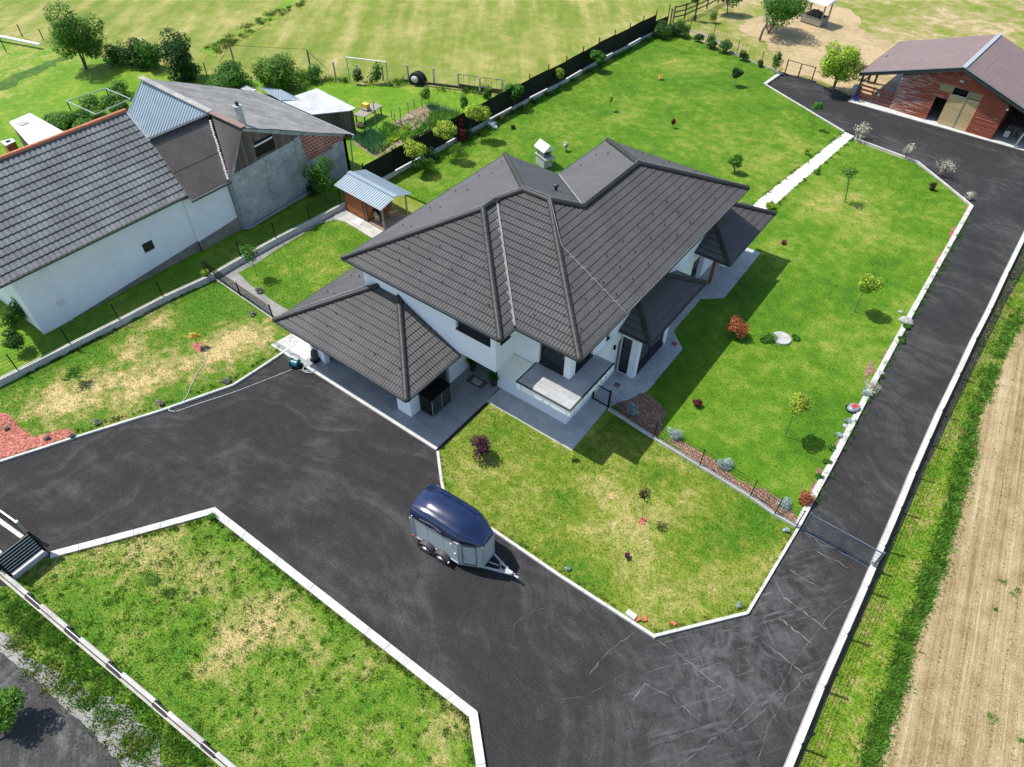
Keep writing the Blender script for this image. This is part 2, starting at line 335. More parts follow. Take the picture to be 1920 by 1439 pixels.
def leaf(name, c, c2=None, tr=.45, rough=.55):
    m, t, b, o = new(name); gi = nd(t, 'ShaderNodeNewGeometry'); c2 = c2 or tuple(x*1.7 for x in c)
    col = ramp(t, gi.outputs['Random Per Island'], [(0, tuple(x*.85 for x in c)), (.5, tuple(x*1.35 for x in c)), (1, tuple(min(.85, x*1.5) for x in c2))])
    col = mix(t, col, ramp(t, noise(t, gi.outputs['Position'], 2.2, 3), [(.35, .7), (.65, 1.25)]), 1, 'MULTIPLY')
    t.links.new(col, b.inputs['Base Color']); b.inputs['Roughness'].default_value = rough; b.inputs['Specular IOR Level'].default_value = .25
    tl = nd(t, 'ShaderNodeBsdfTranslucent'); t.links.new(col, tl.inputs[0]); mx = nd(t, 'ShaderNodeMixShader'); mx.inputs[0].default_value = tr
    t.links.new(b.outputs[0], mx.inputs[1]); t.links.new(tl.outputs[0], mx.inputs[2]); t.links.new(mx.outputs[0], o.inputs[0]); return m
L = dict(dark=leaf('dark_green_leaves', (.022,.065,.012)), mid=leaf('mid_green_leaves', (.045,.13,.012)), willow=leaf('willow_green_leaves', (.055,.15,.014), (.13,.25,.03)),
         lime=leaf('lime_green_leaves', (.19,.32,.02), (.4,.48,.06)), gold=leaf('golden_green_leaves', (.24,.34,.03), (.42,.46,.07)), thuja=leaf('conifer_needles', (.03,.09,.012), (.07,.16,.025)),
         red=leaf('dark_red_leaves', (.09,.012,.02), (.22,.03,.04)), maple=leaf('orange_red_maple_leaves', (.28,.08,.035), (.42,.18,.07)), purple=leaf('purple_leaves', (.07,.018,.04), (.16,.05,.08)),
         silver=leaf('silver_blue_foliage', (.28,.36,.35), (.45,.55,.55)), pale=leaf('pale_pinkish_willow_leaves', (.38,.38,.25), (.65,.6,.48)), brown=leaf('dark_brown_leaves', (.03,.016,.012), (.07,.03,.02)),
         garden=leaf('vegetable_leaves', (.08,.2,.02), (.18,.33,.05)), onion=leaf('blue_green_onion_leaves', (.04,.14,.06), (.08,.22,.1)), yellow=leaf('yellow_leaves', (.55,.38,.06), (.75,.6,.15)),
         grey=leaf('grey_lavender', (.2,.2,.15), (.34,.33,.27)), straw=leaf('dry_grass_stems', (.36,.31,.13), (.5,.45,.22)))

# ------------------------------------------------------------------ bulk meshes with numpy
def quads_mesh(name, V, nper, m):                       # V: (n, nper, 3)
    n = V.shape[0]; me = bpy.data.meshes.new(name)
    me.vertices.add(n*nper); me.vertices.foreach_set('co', V.reshape(-1).astype(np.float32))
    me.loops.add(n*nper); me.loops.foreach_set('vertex_index', np.arange(n*nper, dtype=np.int32))
    me.polygons.add(n); me.polygons.foreach_set('loop_start', np.arange(0, n*nper, nper, dtype=np.int32)); me.polygons.foreach_set('loop_total', np.full(n, nper, dtype=np.int32))
    me.materials.append(m); me.update(calc_edges=True); return me
def inpoly(P, poly):
    x, y = P[:, 0], P[:, 1]; c = np.zeros(len(P), bool); n = len(poly); j = n-1
    for i in range(n):
        xi, yi = poly[i]; xj, yj = poly[j]
        k = ((yi > y) != (yj > y)) & (x < (xj-xi)*(y-yi)/((yj-yi) or 1e-9)+xi); c ^= k; j = i
    return c
def scatter(poly, n, rng, excl=()):
    a = np.array(poly); lo, hi = a.min(0), a.max(0); P = rng.uniform(lo, hi, (n*3, 2)); P = P[inpoly(P, poly)]
    for e in excl: P = P[~inpoly(P, e)]
    return P
def polyarea(p): return abs(sum(p[i][0]*p[(i+1)%len(p)][1]-p[(i+1)%len(p)][0]*p[i][1] for i in range(len(p))))/2
def blades(P, z, h, wd, rng, lean=.6):
    n = len(P); a = rng.uniform(0, 2*np.pi, n); hh = h*rng.uniform(.5, 1.3, n); ww = wd*rng.uniform(.6, 1.4, n)/2
    dx, dy = np.cos(a)*ww, np.sin(a)*ww; b = rng.uniform(0, 2*np.pi, n); ln = hh*lean*rng.uniform(.2, 1.2, n)
    V = np.zeros((n, 3, 3)); V[:, 0, 0] = P[:, 0]-dx; V[:, 0, 1] = P[:, 1]-dy; V[:, 1, 0] = P[:, 0]+dx; V[:, 1, 1] = P[:, 1]+dy
    V[:, 0, 2] = V[:, 1, 2] = z; V[:, 2, 0] = P[:, 0]+np.cos(b)*ln; V[:, 2, 1] = P[:, 1]+np.sin(b)*ln; V[:, 2, 2] = z+hh; return V
def grass_stuff(name, label, poly, z, dens, h, wd, m, seed, excl=(), lean=.6, cat='grass'):
    rng = np.random.default_rng(seed); a = np.array(poly); bb = np.prod(a.max(0)-a.min(0))
    P = scatter(poly, int(dens*bb/3), rng, excl); V = blades(P, z, h, wd, rng, lean)
    o = bpy.data.objects.new(name, quads_mesh(name, V, 3, m)); COL.link(o); return tagp(o, label, cat, None, 'stuff')
def tuft_stuff(name, label, centres, z, nb, rad, h, wd, m, seed, cat='weeds', lean=.9):
    rng = np.random.default_rng(seed); C = np.array(centres); k = len(C); s = rng.uniform(.5, 1.4, k)
    P = (C[:, None, :2]+rng.normal(0, 1, (k, nb, 2))*rad*.45*s[:, None, None]).reshape(-1, 2)
    V = blades(P, z, h, wd, rng, lean)
    o = bpy.data.objects.new(name, quads_mesh(name, V, 3, m)); COL.link(o); return tagp(o, label, cat, None, 'stuff')
def leaves(blobs, n, size, rng, up=.7, asp=.55):
    w_ = np.array([b[3]*b[4]*b[5] for b in blobs])**.67; w_ /= w_.sum(); idx = rng.choice(len(blobs), n, p=w_); B = np.array(blobs)[idx]
    dr = rng.normal(0, 1, (n, 3)); dr /= np.linalg.norm(dr, axis=1)[:, None]; rad = rng.uniform(.35, 1.04, n)**.5
    P = B[:, :3]+dr*rad[:, None]*B[:, 3:6]
    nrm = dr+rng.normal(0, .55, (n, 3)); nrm[:, 2] += up; nrm /= np.linalg.norm(nrm, axis=1)[:, None]
    t1 = np.cross(nrm, rng.normal(0, 1, (n, 3))); t1 /= np.linalg.norm(t1, axis=1)[:, None]; t2 = np.cross(nrm, t1)
    s = size*rng.uniform(.6, 1.4, n)[:, None]
    return np.stack([P-t1*s, P-t2*s*asp, P+t1*s, P+t2*s*asp], 1)
def make_blobs(c, rx, rz, k, rng, lump=.45, dz=0):
    B = []
    for i in range(k):
        d_ = rng.normal(0, 1, 3); d_ /= np.linalg.norm(d_); q = rng.uniform(.35, .75)
        r = rng.uniform(lump*.7, lump*1.15)
        B.append((c[0]+d_[0]*rx*q, c[1]+d_[1]*rx*q, c[2]+d_[2]*rz*q+dz, rx*r, rx*r, rz*r))
    return B
def plant(name, label, cat, base, crown, rpx, m, seed, rz=None, leaf_px=1.8, k=8, dens=1.0, trunk=None, group=None, lump=.5, stems=1, asp=.55, base_world=None, zc=None, stake=False, limbs=4):
    """a shrub or small tree: base and crown centre given where the photo shows them, rpx crown half-width in photo pixels"""
    rng = np.random.default_rng(seed); b = Vector(base_world) if base_world else g(*base)
    z = zc if zc is not None else max(.1, zat(*crown, b)); d_ = depth((b.x, b.y, z)); r = (1.2 if rpx >= 13 else .95)*rpx*d_/F; rzz = r*(rz or 1.0)
    # a crown may lean off the stem: shift it sideways to where it is seen
    c = g(crown[0], crown[1], z)-b if crown else Vector((0, 0, z)); c = Vector((c.x, c.y, 0)); c.z = z
    if c.xy.length > .8*z+.3: c = Vector((0, 0, z))
    t = thing(name, label, cat, b, 0, group)
    B = make_blobs(c, r, rzz, k, rng, lump)+[(c.x, c.y, c.z, r*.62, r*.62, rzz*.62)]
    n = int(dens*20*(rpx/leaf_px)**2*.55)+70; ls = leaf_px*d_/F
    me = quads_mesh('crown', leaves(B, n, ls, rng, asp=asp), 4, m); o = bpy.data.objects.new('crown' if z > 1.2*r else 'foliage', me); COL.link(o); o.parent = t; WM[o] = WM[t]
    tm = MB(); tr = trunk or max(.018, .035*r)
    for s in range(stems):
        off = Vector((rng.uniform(-.3, .3)*r*.5, rng.uniform(-.3, .3)*r*.5, 0)) if stems > 1 else Vector((0, 0, 0))
        top = Vector((c.x, c.y, c.z-.35*rzz))+off; mid = Vector((c.x*.45, c.y*.45, top.z*.5))+Vector((rng.uniform(-.03, .03), rng.uniform(-.03, .03), 0))+off*.5
        tm.path([Vector((0, 0, -.05))+off*.15, mid, top], tr, 7, tr*.6)
        for q in B[:limbs]: tm.tube(mid*.35+top*.65, Vector(q[:3]), tr*.5, tr*.15, 5)
    if stake: tm.tube((.15, .08, 0), (.15, .08, z*.75), .02, .02, 5)
    part('trunk' if z > 1.2*r else 'stems', tm, M['bark'], t); return t

# ================================================================== THE SETTING
ZA = -0.08                                               # asphalt level; lawns and terraces are at 0
def rough(poly, amp, step=1.0, seed=0):
    r_ = random.Random(seed+len(poly)); o = []
    for i in range(len(poly)):
        a, b_ = Vector(poly[i]), Vector(poly[(i+1) % len(poly)]); n = max(1, min(60, int((b_-a).length/step)))
        for k in range(n):
            p = a.lerp(b_, k/n); o.append((p.x+r_.uniform(-amp, amp), p.y+r_.uniform(-amp, amp)))
    return o
def sheet(name, poly, z, m, depth_=.12, edge=0):
    if edge: poly = rough(poly, edge, edge*1.6)
    return struct(name, MB().prism(poly, z-depth_, z), m)
struct('meadow', MB().prism([(-400, -150), (300, -150), (300, 420), (-400, 420)], -1.2, -.16), M['meadow'])
asp = g2([(-420,960),(0,868),(140,823),(300,773),(440,722),(560,648)], ZA)+[(-27.5,18),(-13,22),(-2,24),(-1,40)]+g2([(1820,384),(1765,340),(1720,303),(1603,262),(1438,158),(1470,136),(1530,152),(1530,155),(1612,188),(1925,278),(2200,360),(2300,560),(1960,440),(1890,560),(1750,850),(1500,1420),(1480,1460),(1350,1750),(400,1750),(-300,1250)], ZA)
sheet('driveway', asp, ZA, M['asphalt'])
# lawns
LA = g2([(-330,920),(-150,782),(0,712),(20,704),(133,652),(225,606),(306,563),(389,518),(398,514),(515,599),(562,640),(545,652),(478,697),(440,718),(300,768),(140,818),(0,862),(-330,985)])
LB = g2([(447,512),(480,495),(520,468),(575,435),(600,420),(625,413),(645,415),(700,449),(735,470)])+[(-24.5,26),(-24.5,17.5)]+g2([(545,584),(520,570),(500,556),(470,535)])
LC = g2([(1138,765),(1175,788),(1226,822),(1312,875),(1407,933),(1453,966),(1498,990),(1524,938),(1568,855),(1640,717),(1722,569),(1800,428),(1819,388),(1768,345),(1720,308),(1602,266),(1583,250),(1450,168),(1437,160),(1462,140),(1440,128),(1395,112),(1360,96),(1330,86),(1295,68),(1262,62),(1228,64),(1202,74),(1177,88),(1149,102),(1120,118),(1091,134),(1060,152),(1027,169),(992,187),(960,204),(917,227),(836,272),(740,325),(705,345)])+[(-32.8,31),(-24,31),(-24,23),(-12,20)]
LD = g2([(822,846),(830,905),(838,940),(927,995),(1050,1077),(1230,1192),(1400,1148),(1496,992),(1453,965),(1407,932),(1312,874),(1226,821),(1140,766)])+[(-9.9,18.6),(-10.5,19.5),(-15,19.5)]
LE = g2([(20,1092),(60,1052),(95,1044),(400,964),(640,1150),(885,1343),(902,1439),(915,1560),(560,1560),(430,1436),(200,1240)])
sheet('left_lawn', LA, 0, M['lawn_left']); sheet('side_lawn', LB, .012, M['lawn'], .1); sheet('back_lawn', LC, 0, M['lawn'])
sheet('front_lawn', LD, 0.004, M['lawn_front']); sheet('lower_lawn', LE, 0, M['lawn_low'])
sheet('gravel_strip', g2([(389,517),(470,470),(560,425),(640,383),(662,392),(745,455)])+[(-24.6,27),(-24.6,16)]+g2([(548,628),(517,598),(398,512)]), .006, M['gravel'], .14)
sheet('kennel_yard', g2([(640,384),(668,372),(700,380),(770,420),(800,445)])+[(-24.9,27)]+g2([(735,468),(700,448),(662,425),(648,417),(628,411),(625,398)]), .018, M['concrete_old'])
sheet('mulch_bed', g2([(-330,850),(0,776),(15,775),(28,788),(44,806),(57,818),(72,818),(95,812),(130,802),(137,812),(138,818),(0,862),(-330,960)]), .02, M['mulch'], .1, edge=.07)
# neighbour's yard, far bank
sheet('neighbour_yard', g2([(-500,420),(-300,200),(0,196),(100,125),(190,108),(260,112),(370,138),(470,150),(600,152),(700,160),(790,164),(850,172),(950,184),(962,200),(917,225),(836,270),(740,322),(690,352),(636,382),(560,425),(470,470),(389,517),(306,562),(225,605),(133,651),(20,703),(0,711),(-150,781),(-330,918),(-700,900)]), -.02, M['yard'])
sheet('rough_bank', g2([(-500,190),(-200,90),(0,66),(80,84),(170,104),(185,110),(100,127),(0,200),(-300,330),(-500,440)]), -.07, M['verge'])
sheet('ditch', g2([(-60,178),(0,152),(60,128),(120,104),(124,110),(66,138),(0,170),(-60,196)]), -.055, grass_mat('ditch_grass', (.03,.1,.006), (.05,.13,.01), (.14,.17,.04)), .05, edge=.4)
sheet('meadow_margin', g2([(372,92),(430,60),(480,34),(530,0),(575,-30),(610,-30),(560,4),(500,42),(450,74),(400,104)]), -.13, M['verge'], .2, edge=.5)
# verge and field right of the lane
sheet('verge', g2([(2100,360),(1960,442),(1925,450),(1890,520),(1800,725),(1750,850),(1500,1430),(1380,1750),(2600,1750),(2600,300)], -.1), -.1, M['verge'])
rng = np.random.default_rng(5)
fe = [(1960,520),(1925,585),(1905,625),(1872,697),(1858,740),(1832,800),(1828,855),(1812,900),(1800,960),(1786,1000),(1772,1060),(1755,1085),(1745,1135),(1712,1200),(1706,1245),(1690,1300),(1668,1340),(1664,1385),(1645,1439),(1620,1520),(1560,1700),(3200,1700),(2900,430)]
sheet('tilled_field', g2(fe, -.06), -.06, M['field'], .1, edge=.13)
# paddock beside the barn
sheet('paddock', g2([(1228,62),(1262,40),(1310,18),(1345,-20),(1500,-60),(2200,-60),(2700,200),(2300,400),(1925,278),(1612,187),(1530,152),(1470,137),(1440,127),(1395,111),(1330,85),(1262,61)], -.1), -.1, M['paddock'], .15)
sheet('sandy_yard', g2([(1385,55),(1420,30),(1500,10),(1560,8),(1600,20),(1612,45),(1640,70),(1760,100),(1950,160),(2300,330),(1925,277),(1612,187),(1532,151),(1472,136),(1450,108),(1428,78)], -.07), -.07, M['sand'], .1, edge=.5)
sheet('barn_apron', g2([(1590,190),(1925,284),(2150,352),(2150,335),(1925,274),(1855,257),(1667,199),(1607,181),(1597,184)], -.03), -.03, M['concrete'], .1)
sheet('barn_floor', g2([(1640,190),(1860,262),(2150,340),(2150,250),(1900,180),(1690,130)], -.05), -.05, M['concrete_old'], .1)
# lower-left road, verge and gravel
sheet('roadside_verge', g2([(-200,1075),(0,1100),(20,1100),(200,1248),(430,1442),(560,1562),(200,1562),(0,1300),(-200,1130)], -.02), -.02, M['lawn_low'])
def wob(a, b, n, amp, seed):
    r_ = random.Random(seed); o = []
    for i in range(n):
        t = i/n; o.append((a[0]+(b[0]-a[0])*t+r_.uniform(-amp, amp), a[1]+(b[1]-a[1])*t+r_.uniform(-amp, amp)))
    return o
sheet('roadside_gravel', g2([(-200,1120),(0,1180)]+wob((0,1180),(70,1250),6,7,1)+wob((70,1240),(190,1310),8,8,2)+wob((190,1300),(240,1330),5,8,3)+wob((240,1330),(310,1400),6,10,4)+[(300,1425),(420,1562),(150,1562),(0,1260),(-200,1150)]), .01, M['gravel'], .05)
sheet('public_road', g2([(-600,950),(-300,960),(0,1075),(-10,1100),(-200,1110)], -.03)[:0]+g2([(-400,1100)]+wob((-30,1195),(0,1222),3,2,5)+wob((0,1222),(60,1268),8,2,6)+wob((60,1268),(130,1335),8,2.5,7)+wob((130,1335),(180,1380),8,2.5,8)+wob((180,1380),(228,1439),8,2.5,9)+[(330,1600),(-400,1600)]), .03, M['road'], .1)
# pavements round the house
sheet('garage_terrace', [(-27.45,14.72),(-15.2,14.72),(-15.2,18.65),(-15.5,22.5),(-25,22.5),(-25.1,16.2),(-27.35,15.9)], .008, M['plank_paving'], .15)
sheet('apron_corner', [(-27.45,14.95),(-25.02,14.95),(-25.02,16.2),(-27.3,15.9)], .014, M['concrete'], .02)
sheet('front_pavement', [(-15.19,18.6),(-9.86,18.58)]+g2([(1140,764)])+g2([(1180,749),(1212,735),(1228,718)])+[(-8.87,25.1),(-8.87,28.47),(-9.99,29.55),(-10.05,33.17),(-8.94,34.18),(-9.03,40.0),(-12,40.1),(-12,21),(-15.19,21)], .012, M['paving'], .15)
sheet('garden_path', g2([(1584,248),(1601,256),(1540,309),(1482,358),(1452,386),(1420,400),(1405,392),(1422,376),(1452,352),(1520,300)]), .016, M['whitepath'], .06, edge=.045)

# kerbs ------------------------------------------------------------
def offs(pts, d_):
    o = []; n = len(pts)
    for i in range(n):
        p = Vector(pts[i]); a = (p-Vector(pts[i-1])).normalized() if i else None; b_ = (Vector(pts[i+1])-p).normalized() if i < n-1 else None
        a = a or b_; b_ = b_ or a; na = Vector((-a.y, a.x)); nb = Vector((-b_.y, b_.x)); m_ = (na+nb).normalized(); k = m_.dot(na)
        o.append(tuple(p+m_*d_/max(.4, k)))
    return o
def kerb(name, pts, wd, z0, z1, label, m='concrete', world=False, step=1.0):
    p = pts if world else g2(pts, z1); q = offs(p, wd); mb = MB()
    r_ = random.Random(len(pts))
    for i in range(len(p)-1):
        a, b_, c, e = map(Vector, (p[i], p[i+1], q[i+1], q[i])); n = max(1, int((b_-a).length/step))
        for k in range(n):
            ee = .007/max(.3,(b_-a).length); t0, t1 = k/n+ee, (k+1)/n-ee
            dz = r_.uniform(-.004, .004)
            mb.prism([tuple(a.lerp(b_, t0)), tuple(a.lerp(b_, t1)), tuple(e.lerp(c, t1)), tuple(e.lerp(c, t0))], z0, z1+dz)
    return tagp(struct(name, mb, M[m]), label)
kerb('kerb', [(-330,968),(0,866),(140,821),(300,771),(438,722),(474,699),(547,651),(556,645)], .12, -.2, .035, 'pale concrete kerb between the left lawn and the driveway')
kerb('kerb', [(1228,1197),(1050,1082),(927,998),(834,942),(825,902),(818,846)], -.13, -.2, .04, 'white kerb along the driveway side of the front lawn')
kerb('kerb', [(1226,1195),(1404,1151),(1500,990)], .12, -.2, .04, 'white kerb at the lane mouth corner of the front lawn')
kerb('kerb', [(1500,990),(1528,938),(1568,864),(1643,719),(1726,566),(1826,386)], .28, -.2, .07, 'broad white kerb between the back lawn and the lane')
kerb('kerb', [(1826,386),(1768,339),(1722,302),(1603,258)], .12, -.2, .05, 'thin white kerb of the back lawn opposite the barn')
kerb('kerb', [(1584,246),(1437,158)], .14, -.2, .05, 'thin white kerb where the drive narrows to the paddock gate')
kerb('kerb', [(1437,158),(1468,136)], .3, -.2, .08, 'short white kerb beside the paddock gate')
kerb('kerb', [(95,1034),(250,993),(403,951),(895,1334),(910,1432),(930,1600)], -.33, -.2, .10, 'wide white kerb wrapping the lower lawn')
# garage threshold: white edge, channel drain
th = MB(); 
for i in range(12): th.box(-27.5+i*1.026, -27.5+i*1.026+1.02, 14.58, 14.72, -.2, .012)
tagp(struct('kerb', th, M['concrete']), 'straight white edging between the garage terrace and the driveway')
dr = MB().box(-26.9, -15.3, 14.80, 14.88, 0, .016)
struct('channel_drain', dr, M['sheet'])
# asphalt seams: pale sealed cracks and trowel marks
cr = MB()
def crack(pts, wd, jit=1.5, seed=0):
    r_ = random.Random(seed); P = []
    for i in range(len(pts)-1):
        n = max(2, int(math.dist(pts[i], pts[i+1])/9))
        for k in range(n):
            t = k/n; P.append((pts[i][0]+(pts[i+1][0]-pts[i][0])*t+r_.uniform(-jit, jit), pts[i][1]+(pts[i+1][1]-pts[i][1])*t+r_.uniform(-jit, jit)))
    P.append(pts[-1]); P = g2(P, ZA)
    for i in range(len(P)-1):
        a, b_ = Vector(P[i]), Vector(P[i+1]); dd = (b_-a); n_ = Vector((-dd.y, dd.x)).normalized()*wd*r_.uniform(.15, .95)/2
        cr.add([(*(a-n_), ZA+.004), (*(b_-n_), ZA+.004), (*(b_+n_), ZA+.004), (*(a+n_), ZA+.004)], [(0,1,2,3)])
crack([(1195,1182),(1140,1222),(1106,1264)], .035, 1.6, 1); crack([(1232,1200),(1290,1240),(1338,1280)], .03, .8, 2); crack([(1210,1282),(1187,1313)], .05, 1, 3); crack([(1208,1282),(1262,1310),(1310,1350)], .03, 1, 4)
crack([(1338,1280),(1376,1306),(1358,1345)], .03, 1.2, 5); crack([(1430,1300),(1370,1360),(1270,1439)], .022, 2, 6); crack([(1920-250,1060),(1560,1150),(1500,1225),(1462,1290),(1430,1322)], .02, 2.5, 7)
crack([(1210,1262),(1250,1250),(1290,1245)], .02, 1, 8); crack([(1550,1110),(1500,1082),(1480,1068)], .035, 1, 9); crack([(1600,1190),(1540,1250),(1480,1300),(1440,1360),(1420,1439)], .02, 2.5, 10)
crack([(1000,1145),(965,1170),(961,1200)], .009, .6, 11); crack([(1000,1145),(1040,1138),(1066,1146)], .009, .6, 12); crack([(962,1265),(985,1290),(1040,1312),(1100,1305),(1180,1258)], .009, .8, 13)
crack([(1465,1305),(1395,1364),(1380,1372)], .02, 1.5, 14); crack([(1505,1002),(1560,1030),(1610,1050)], .05, 2.4, 15); crack([(1525,1030),(1590,1065)], .045, 2.4, 16)
crack([(1460,1160),(1520,1205)], .07, 2.5, 17); crack([(1470,1120),(1550,1180)], .06, 3, 18); crack([(1440,1210),(1505,1262)], .05, 2, 19)
struct('pavement_seams', cr, mat('pale_dried_dust', (.15, .15, .145), .9, var=.3, scale=8, obj=False))

# ================================================================== ROOFS
def roof_face(poly, eave_a, eave_b, course=.39, rib=.17, amp=.018, step=.03, sub=4, prof='wave', lift=0.0):
    """tiled surface over a planar polygon; eave_a -> eave_b gives the eave direction"""
    P = [Vector(p) for p in poly]; a, b_ = Vector(eave_a), Vector(eave_b); u = (b_-a); u.z = 0; u.normalize()
    nrm = Vector((0, 0, 0))
    for i in range(len(P)):
        p, q = P[i]-P[0], P[(i+1) % len(P)]-P[0]; nrm += p.cross(q)
    nrm.normalize(); nrm = nrm if nrm.z > 0 else -nrm
    v = nrm.cross(u).normalized(); v = v if v.z > 0 else -v
    Q = [((p-a).dot(u), (p-a).dot(v)) for p in P]; vmin = min(q[1] for q in Q); vmax = max(q[1] for q in Q); umin = min(q[0] for q in Q); umax = max(q[0] for q in Q)
    def span(vv):
        xs = []; n = len(Q)
        for i in range(n):
            (u0, v0), (u1, v1) = Q[i], Q[(i+1) % n]
            if abs(v1-v0) < 1e-6: continue
            t = (vv-v0)/(v1-v0)
            if -1e-6 <= t <= 1+1e-6: xs.append(u0+(u1-u0)*t)
        return (min(xs), max(xs)) if xs else (umin, umin)
    k0, k1 = int(math.floor(umin/rib*sub))-1, int(math.ceil(umax/rib*sub))+1; us = [k*rib/sub for k in range(k0, k1+1)]
    rows = []; y = vmin; eps = 1e-3
    while y < vmax-eps:
        y1 = min(y+course, vmax); rows.append((y+eps*.5, step))
        for bv in sorted({round(q[1], 4) for q in Q}):
            if y+.02 < bv < y1-.02:
                for dv in (-eps, eps): rows.append((bv+dv, step*(1-(bv-y)/course)))
        if step > .025 and y1-y > .2 and y1 < vmax-.05:
            rows.append((y1-.035, step*.1)); rows.append((y1-.033, -step*.9)); rows.append((y1-eps*.5, -step*.9))
        else: rows.append((y1-eps*.5, step*(1-(y1-y)/course)))
        y = y1
    V = []; Fc = []
    for (vv, dz) in rows:
        lo, hi = span(vv)
        for k, uu in zip(range(k0, k1+1), us):
            uc = min(max(uu, lo), hi); ph = 2*math.pi*uc/rib
            if prof == 'wave': h = amp*math.cos(ph)
            elif prof == 'seam': h = amp if (k % sub) == 0 else 0
            else: h = amp*(1 if (k % sub) < sub/2 else 0)
            V.append(a+u*uc+v*vv+nrm*(dz+h+lift))
    n = len(us)
    for j in range(len(rows)-1):
        la, ha = span(rows[j][0]); lb, hb = span(rows[j+1][0])
        for i in range(n-1):
            if us[i+1] < min(la, lb) or us[i] > max(ha, hb): continue
            Fc.append((j*n+i, j*n+i+1, (j+1)*n+i+1, (j+1)*n+i))
    flip = False
    if Fc:
        f = Fc[len(Fc)//2]
    mb = MB(); mb.v = [tuple(p) for p in V]; mb.f = Fc; return mb
def compact(mb):
    used = sorted({i for f in mb.f for i in f}); ix = {k: i for i, k in enumerate(used)}
    mb.v = [mb.v[k] for k in used]; mb.f = [tuple(ix[i] for i in f) for f in mb.f]; return mb
def cap(a, b, r=.15, seg=.4, lift=.03):
    a, b = Vector(a), Vector(b); a.z += lift; b.z += lift; n = max(1, round((b-a).length/seg)); mb = MB()
    for i in range(n):
        p, q = a.lerp(b, i/n), a.lerp(b, (i+1)/n); mb.tube(p, q+(q-p).normalized()*.02, r*1.035, r*.965, 14, False)
    mb.ball(a, r*1.05, nu=12, nv=6); mb.ball(b, r*1.02, nu=12, nv=6); return mb
def tile_mat(name, c, rough=.42, lich=0.0, lcol=(.4, .4, .36), spec=.5, seam=None, var=.18):
    m, t, b, o = new(name); co = coords(t); n = noise(t, co, .7, 6, .65); f = noise(t, co, 14, 4, .7)
    col = ramp(t, n, [(.3, tuple(x*(1-var) for x in c)), (.7, tuple(x*(1+var) for x in c))])
    col = mix(t, col, ramp(t, f, [(.35, .85), (.65, 1.12)]), 1, 'MULTIPLY')
    v_ = nd(t, 'ShaderNodeTexVoronoi', feature='F1'); v_.inputs['Scale'].default_value = 3.3; t.links.new(co, v_.inputs['Vector']); hs_ = nd(t, 'ShaderNodeSeparateColor'); t.links.new(v_.outputs['Color'], hs_.inputs[0])
    col = mix(t, col, ramp(t, hs_.outputs[0], [(0, .93), (1, 1.07)]), 1, 'MULTIPLY')
    if lich:
        col = mix(t, col, lcol, ramp(t, noise(t, co, 5, 6, .8), [(.6, 0.0), (.72, lich)]))
        col = mix(t, col, tuple(x*.3 for x in c), ramp(t, noise(t, co, 2.7, 6, .8), [(.56, 0.0), (.75, lich)]))
    t.links.new(col, b.inputs['Base Color']); rr = nd(t, 'ShaderNodeMapRange'); rr.inputs['To Min'].default_value = rough-.08; rr.inputs['To Max'].default_value = rough+.12
    t.links.new(f, rr.inputs['Value']); t.links.new(rr.outputs[0], b.inputs['Roughness']); b.inputs['Specular IOR Level'].default_value = spec
    bump(t, b, noise(t, co, 60, 3), .25, .005); return m
M['tile'] = tile_mat('anthracite_brown_roof_tiles', (.068, .063, .059), .40, .06, (.2, .19, .18), spec=.6)
M['cap'] = tile_mat('anthracite_ridge_tiles', (.036, .034, .034), .5, spec=.3)
M['oldtile'] = tile_mat('weathered_grey_roof_tiles', (.15, .155, .16), .75, .4, (.40, .40, .37), .4, var=.3)
M['asbestos'] = tile_mat('weathered_grey_sheet_roof', (.31, .30, .28), .95, .55, (.5, .5, .46), .1, var=.3)
M['brownsheet'] = tile_mat('dark_brown_corrugated_roof', (.085, .074, .068), .6, .08, (.5, .5, .5), .3)
M['mauve'] = tile_mat('mauve_brown_metal_roof', (.185, .135, .125), .5, .04, (.4, .3, .28), .4, var=.05)

def wall(a, b, z0, z1, holes=(), th=.3):
    """slab from a to b (outer face), thickness to the left of a->b, with rectangular openings (u0,u1,z0,z1)"""
    a, b = Vector((*a, 0)), Vector((*b, 0)); d_ = b-a; Ln = d_.length; d_.normalize(); n_ = Vector((-d_.y, d_.x, 0))*th
    us = sorted({0, Ln, *[h[0] for h in holes], *[h[1] for h in holes]}); zs = sorted({z0, z1, *[h[2] for h in holes], *[h[3] for h in holes]})
    mb = MB(); P = lambda u, z, s: a+d_*u+n_*s+Vector((0, 0, z))
    for i in range(len(us)-1):
        for j in range(len(zs)-1):
            uc, zc = (us[i]+us[i+1])/2, (zs[j]+zs[j+1])/2
            if any(h[0] < uc < h[1] and h[2] < zc < h[3] for h in holes): continue
            for s, f in ((0, (0,1,2,3)), (1, (3,2,1,0))):
                mb.add([P(us[i], zs[j], s), P(us[i+1], zs[j], s), P(us[i+1], zs[j+1], s), P(us[i], zs[j+1], s)], [f])
    def ring(u0, u1, y0, y1, fl):
        c = [(u0, y0), (u1, y0), (u1, y1), (u0, y1)]
        for k in range(4):
            p, q = c[k], c[(k+1) % 4]; vs = [P(*p, 0), P(*q, 0), P(*q, 1), P(*p, 1)]; mb.add(vs, [(0,1,2,3) if fl else (3,2,1,0)])
    ring(0, Ln, z0, z1, False)
    for h in holes: ring(*h, True)
    return mb
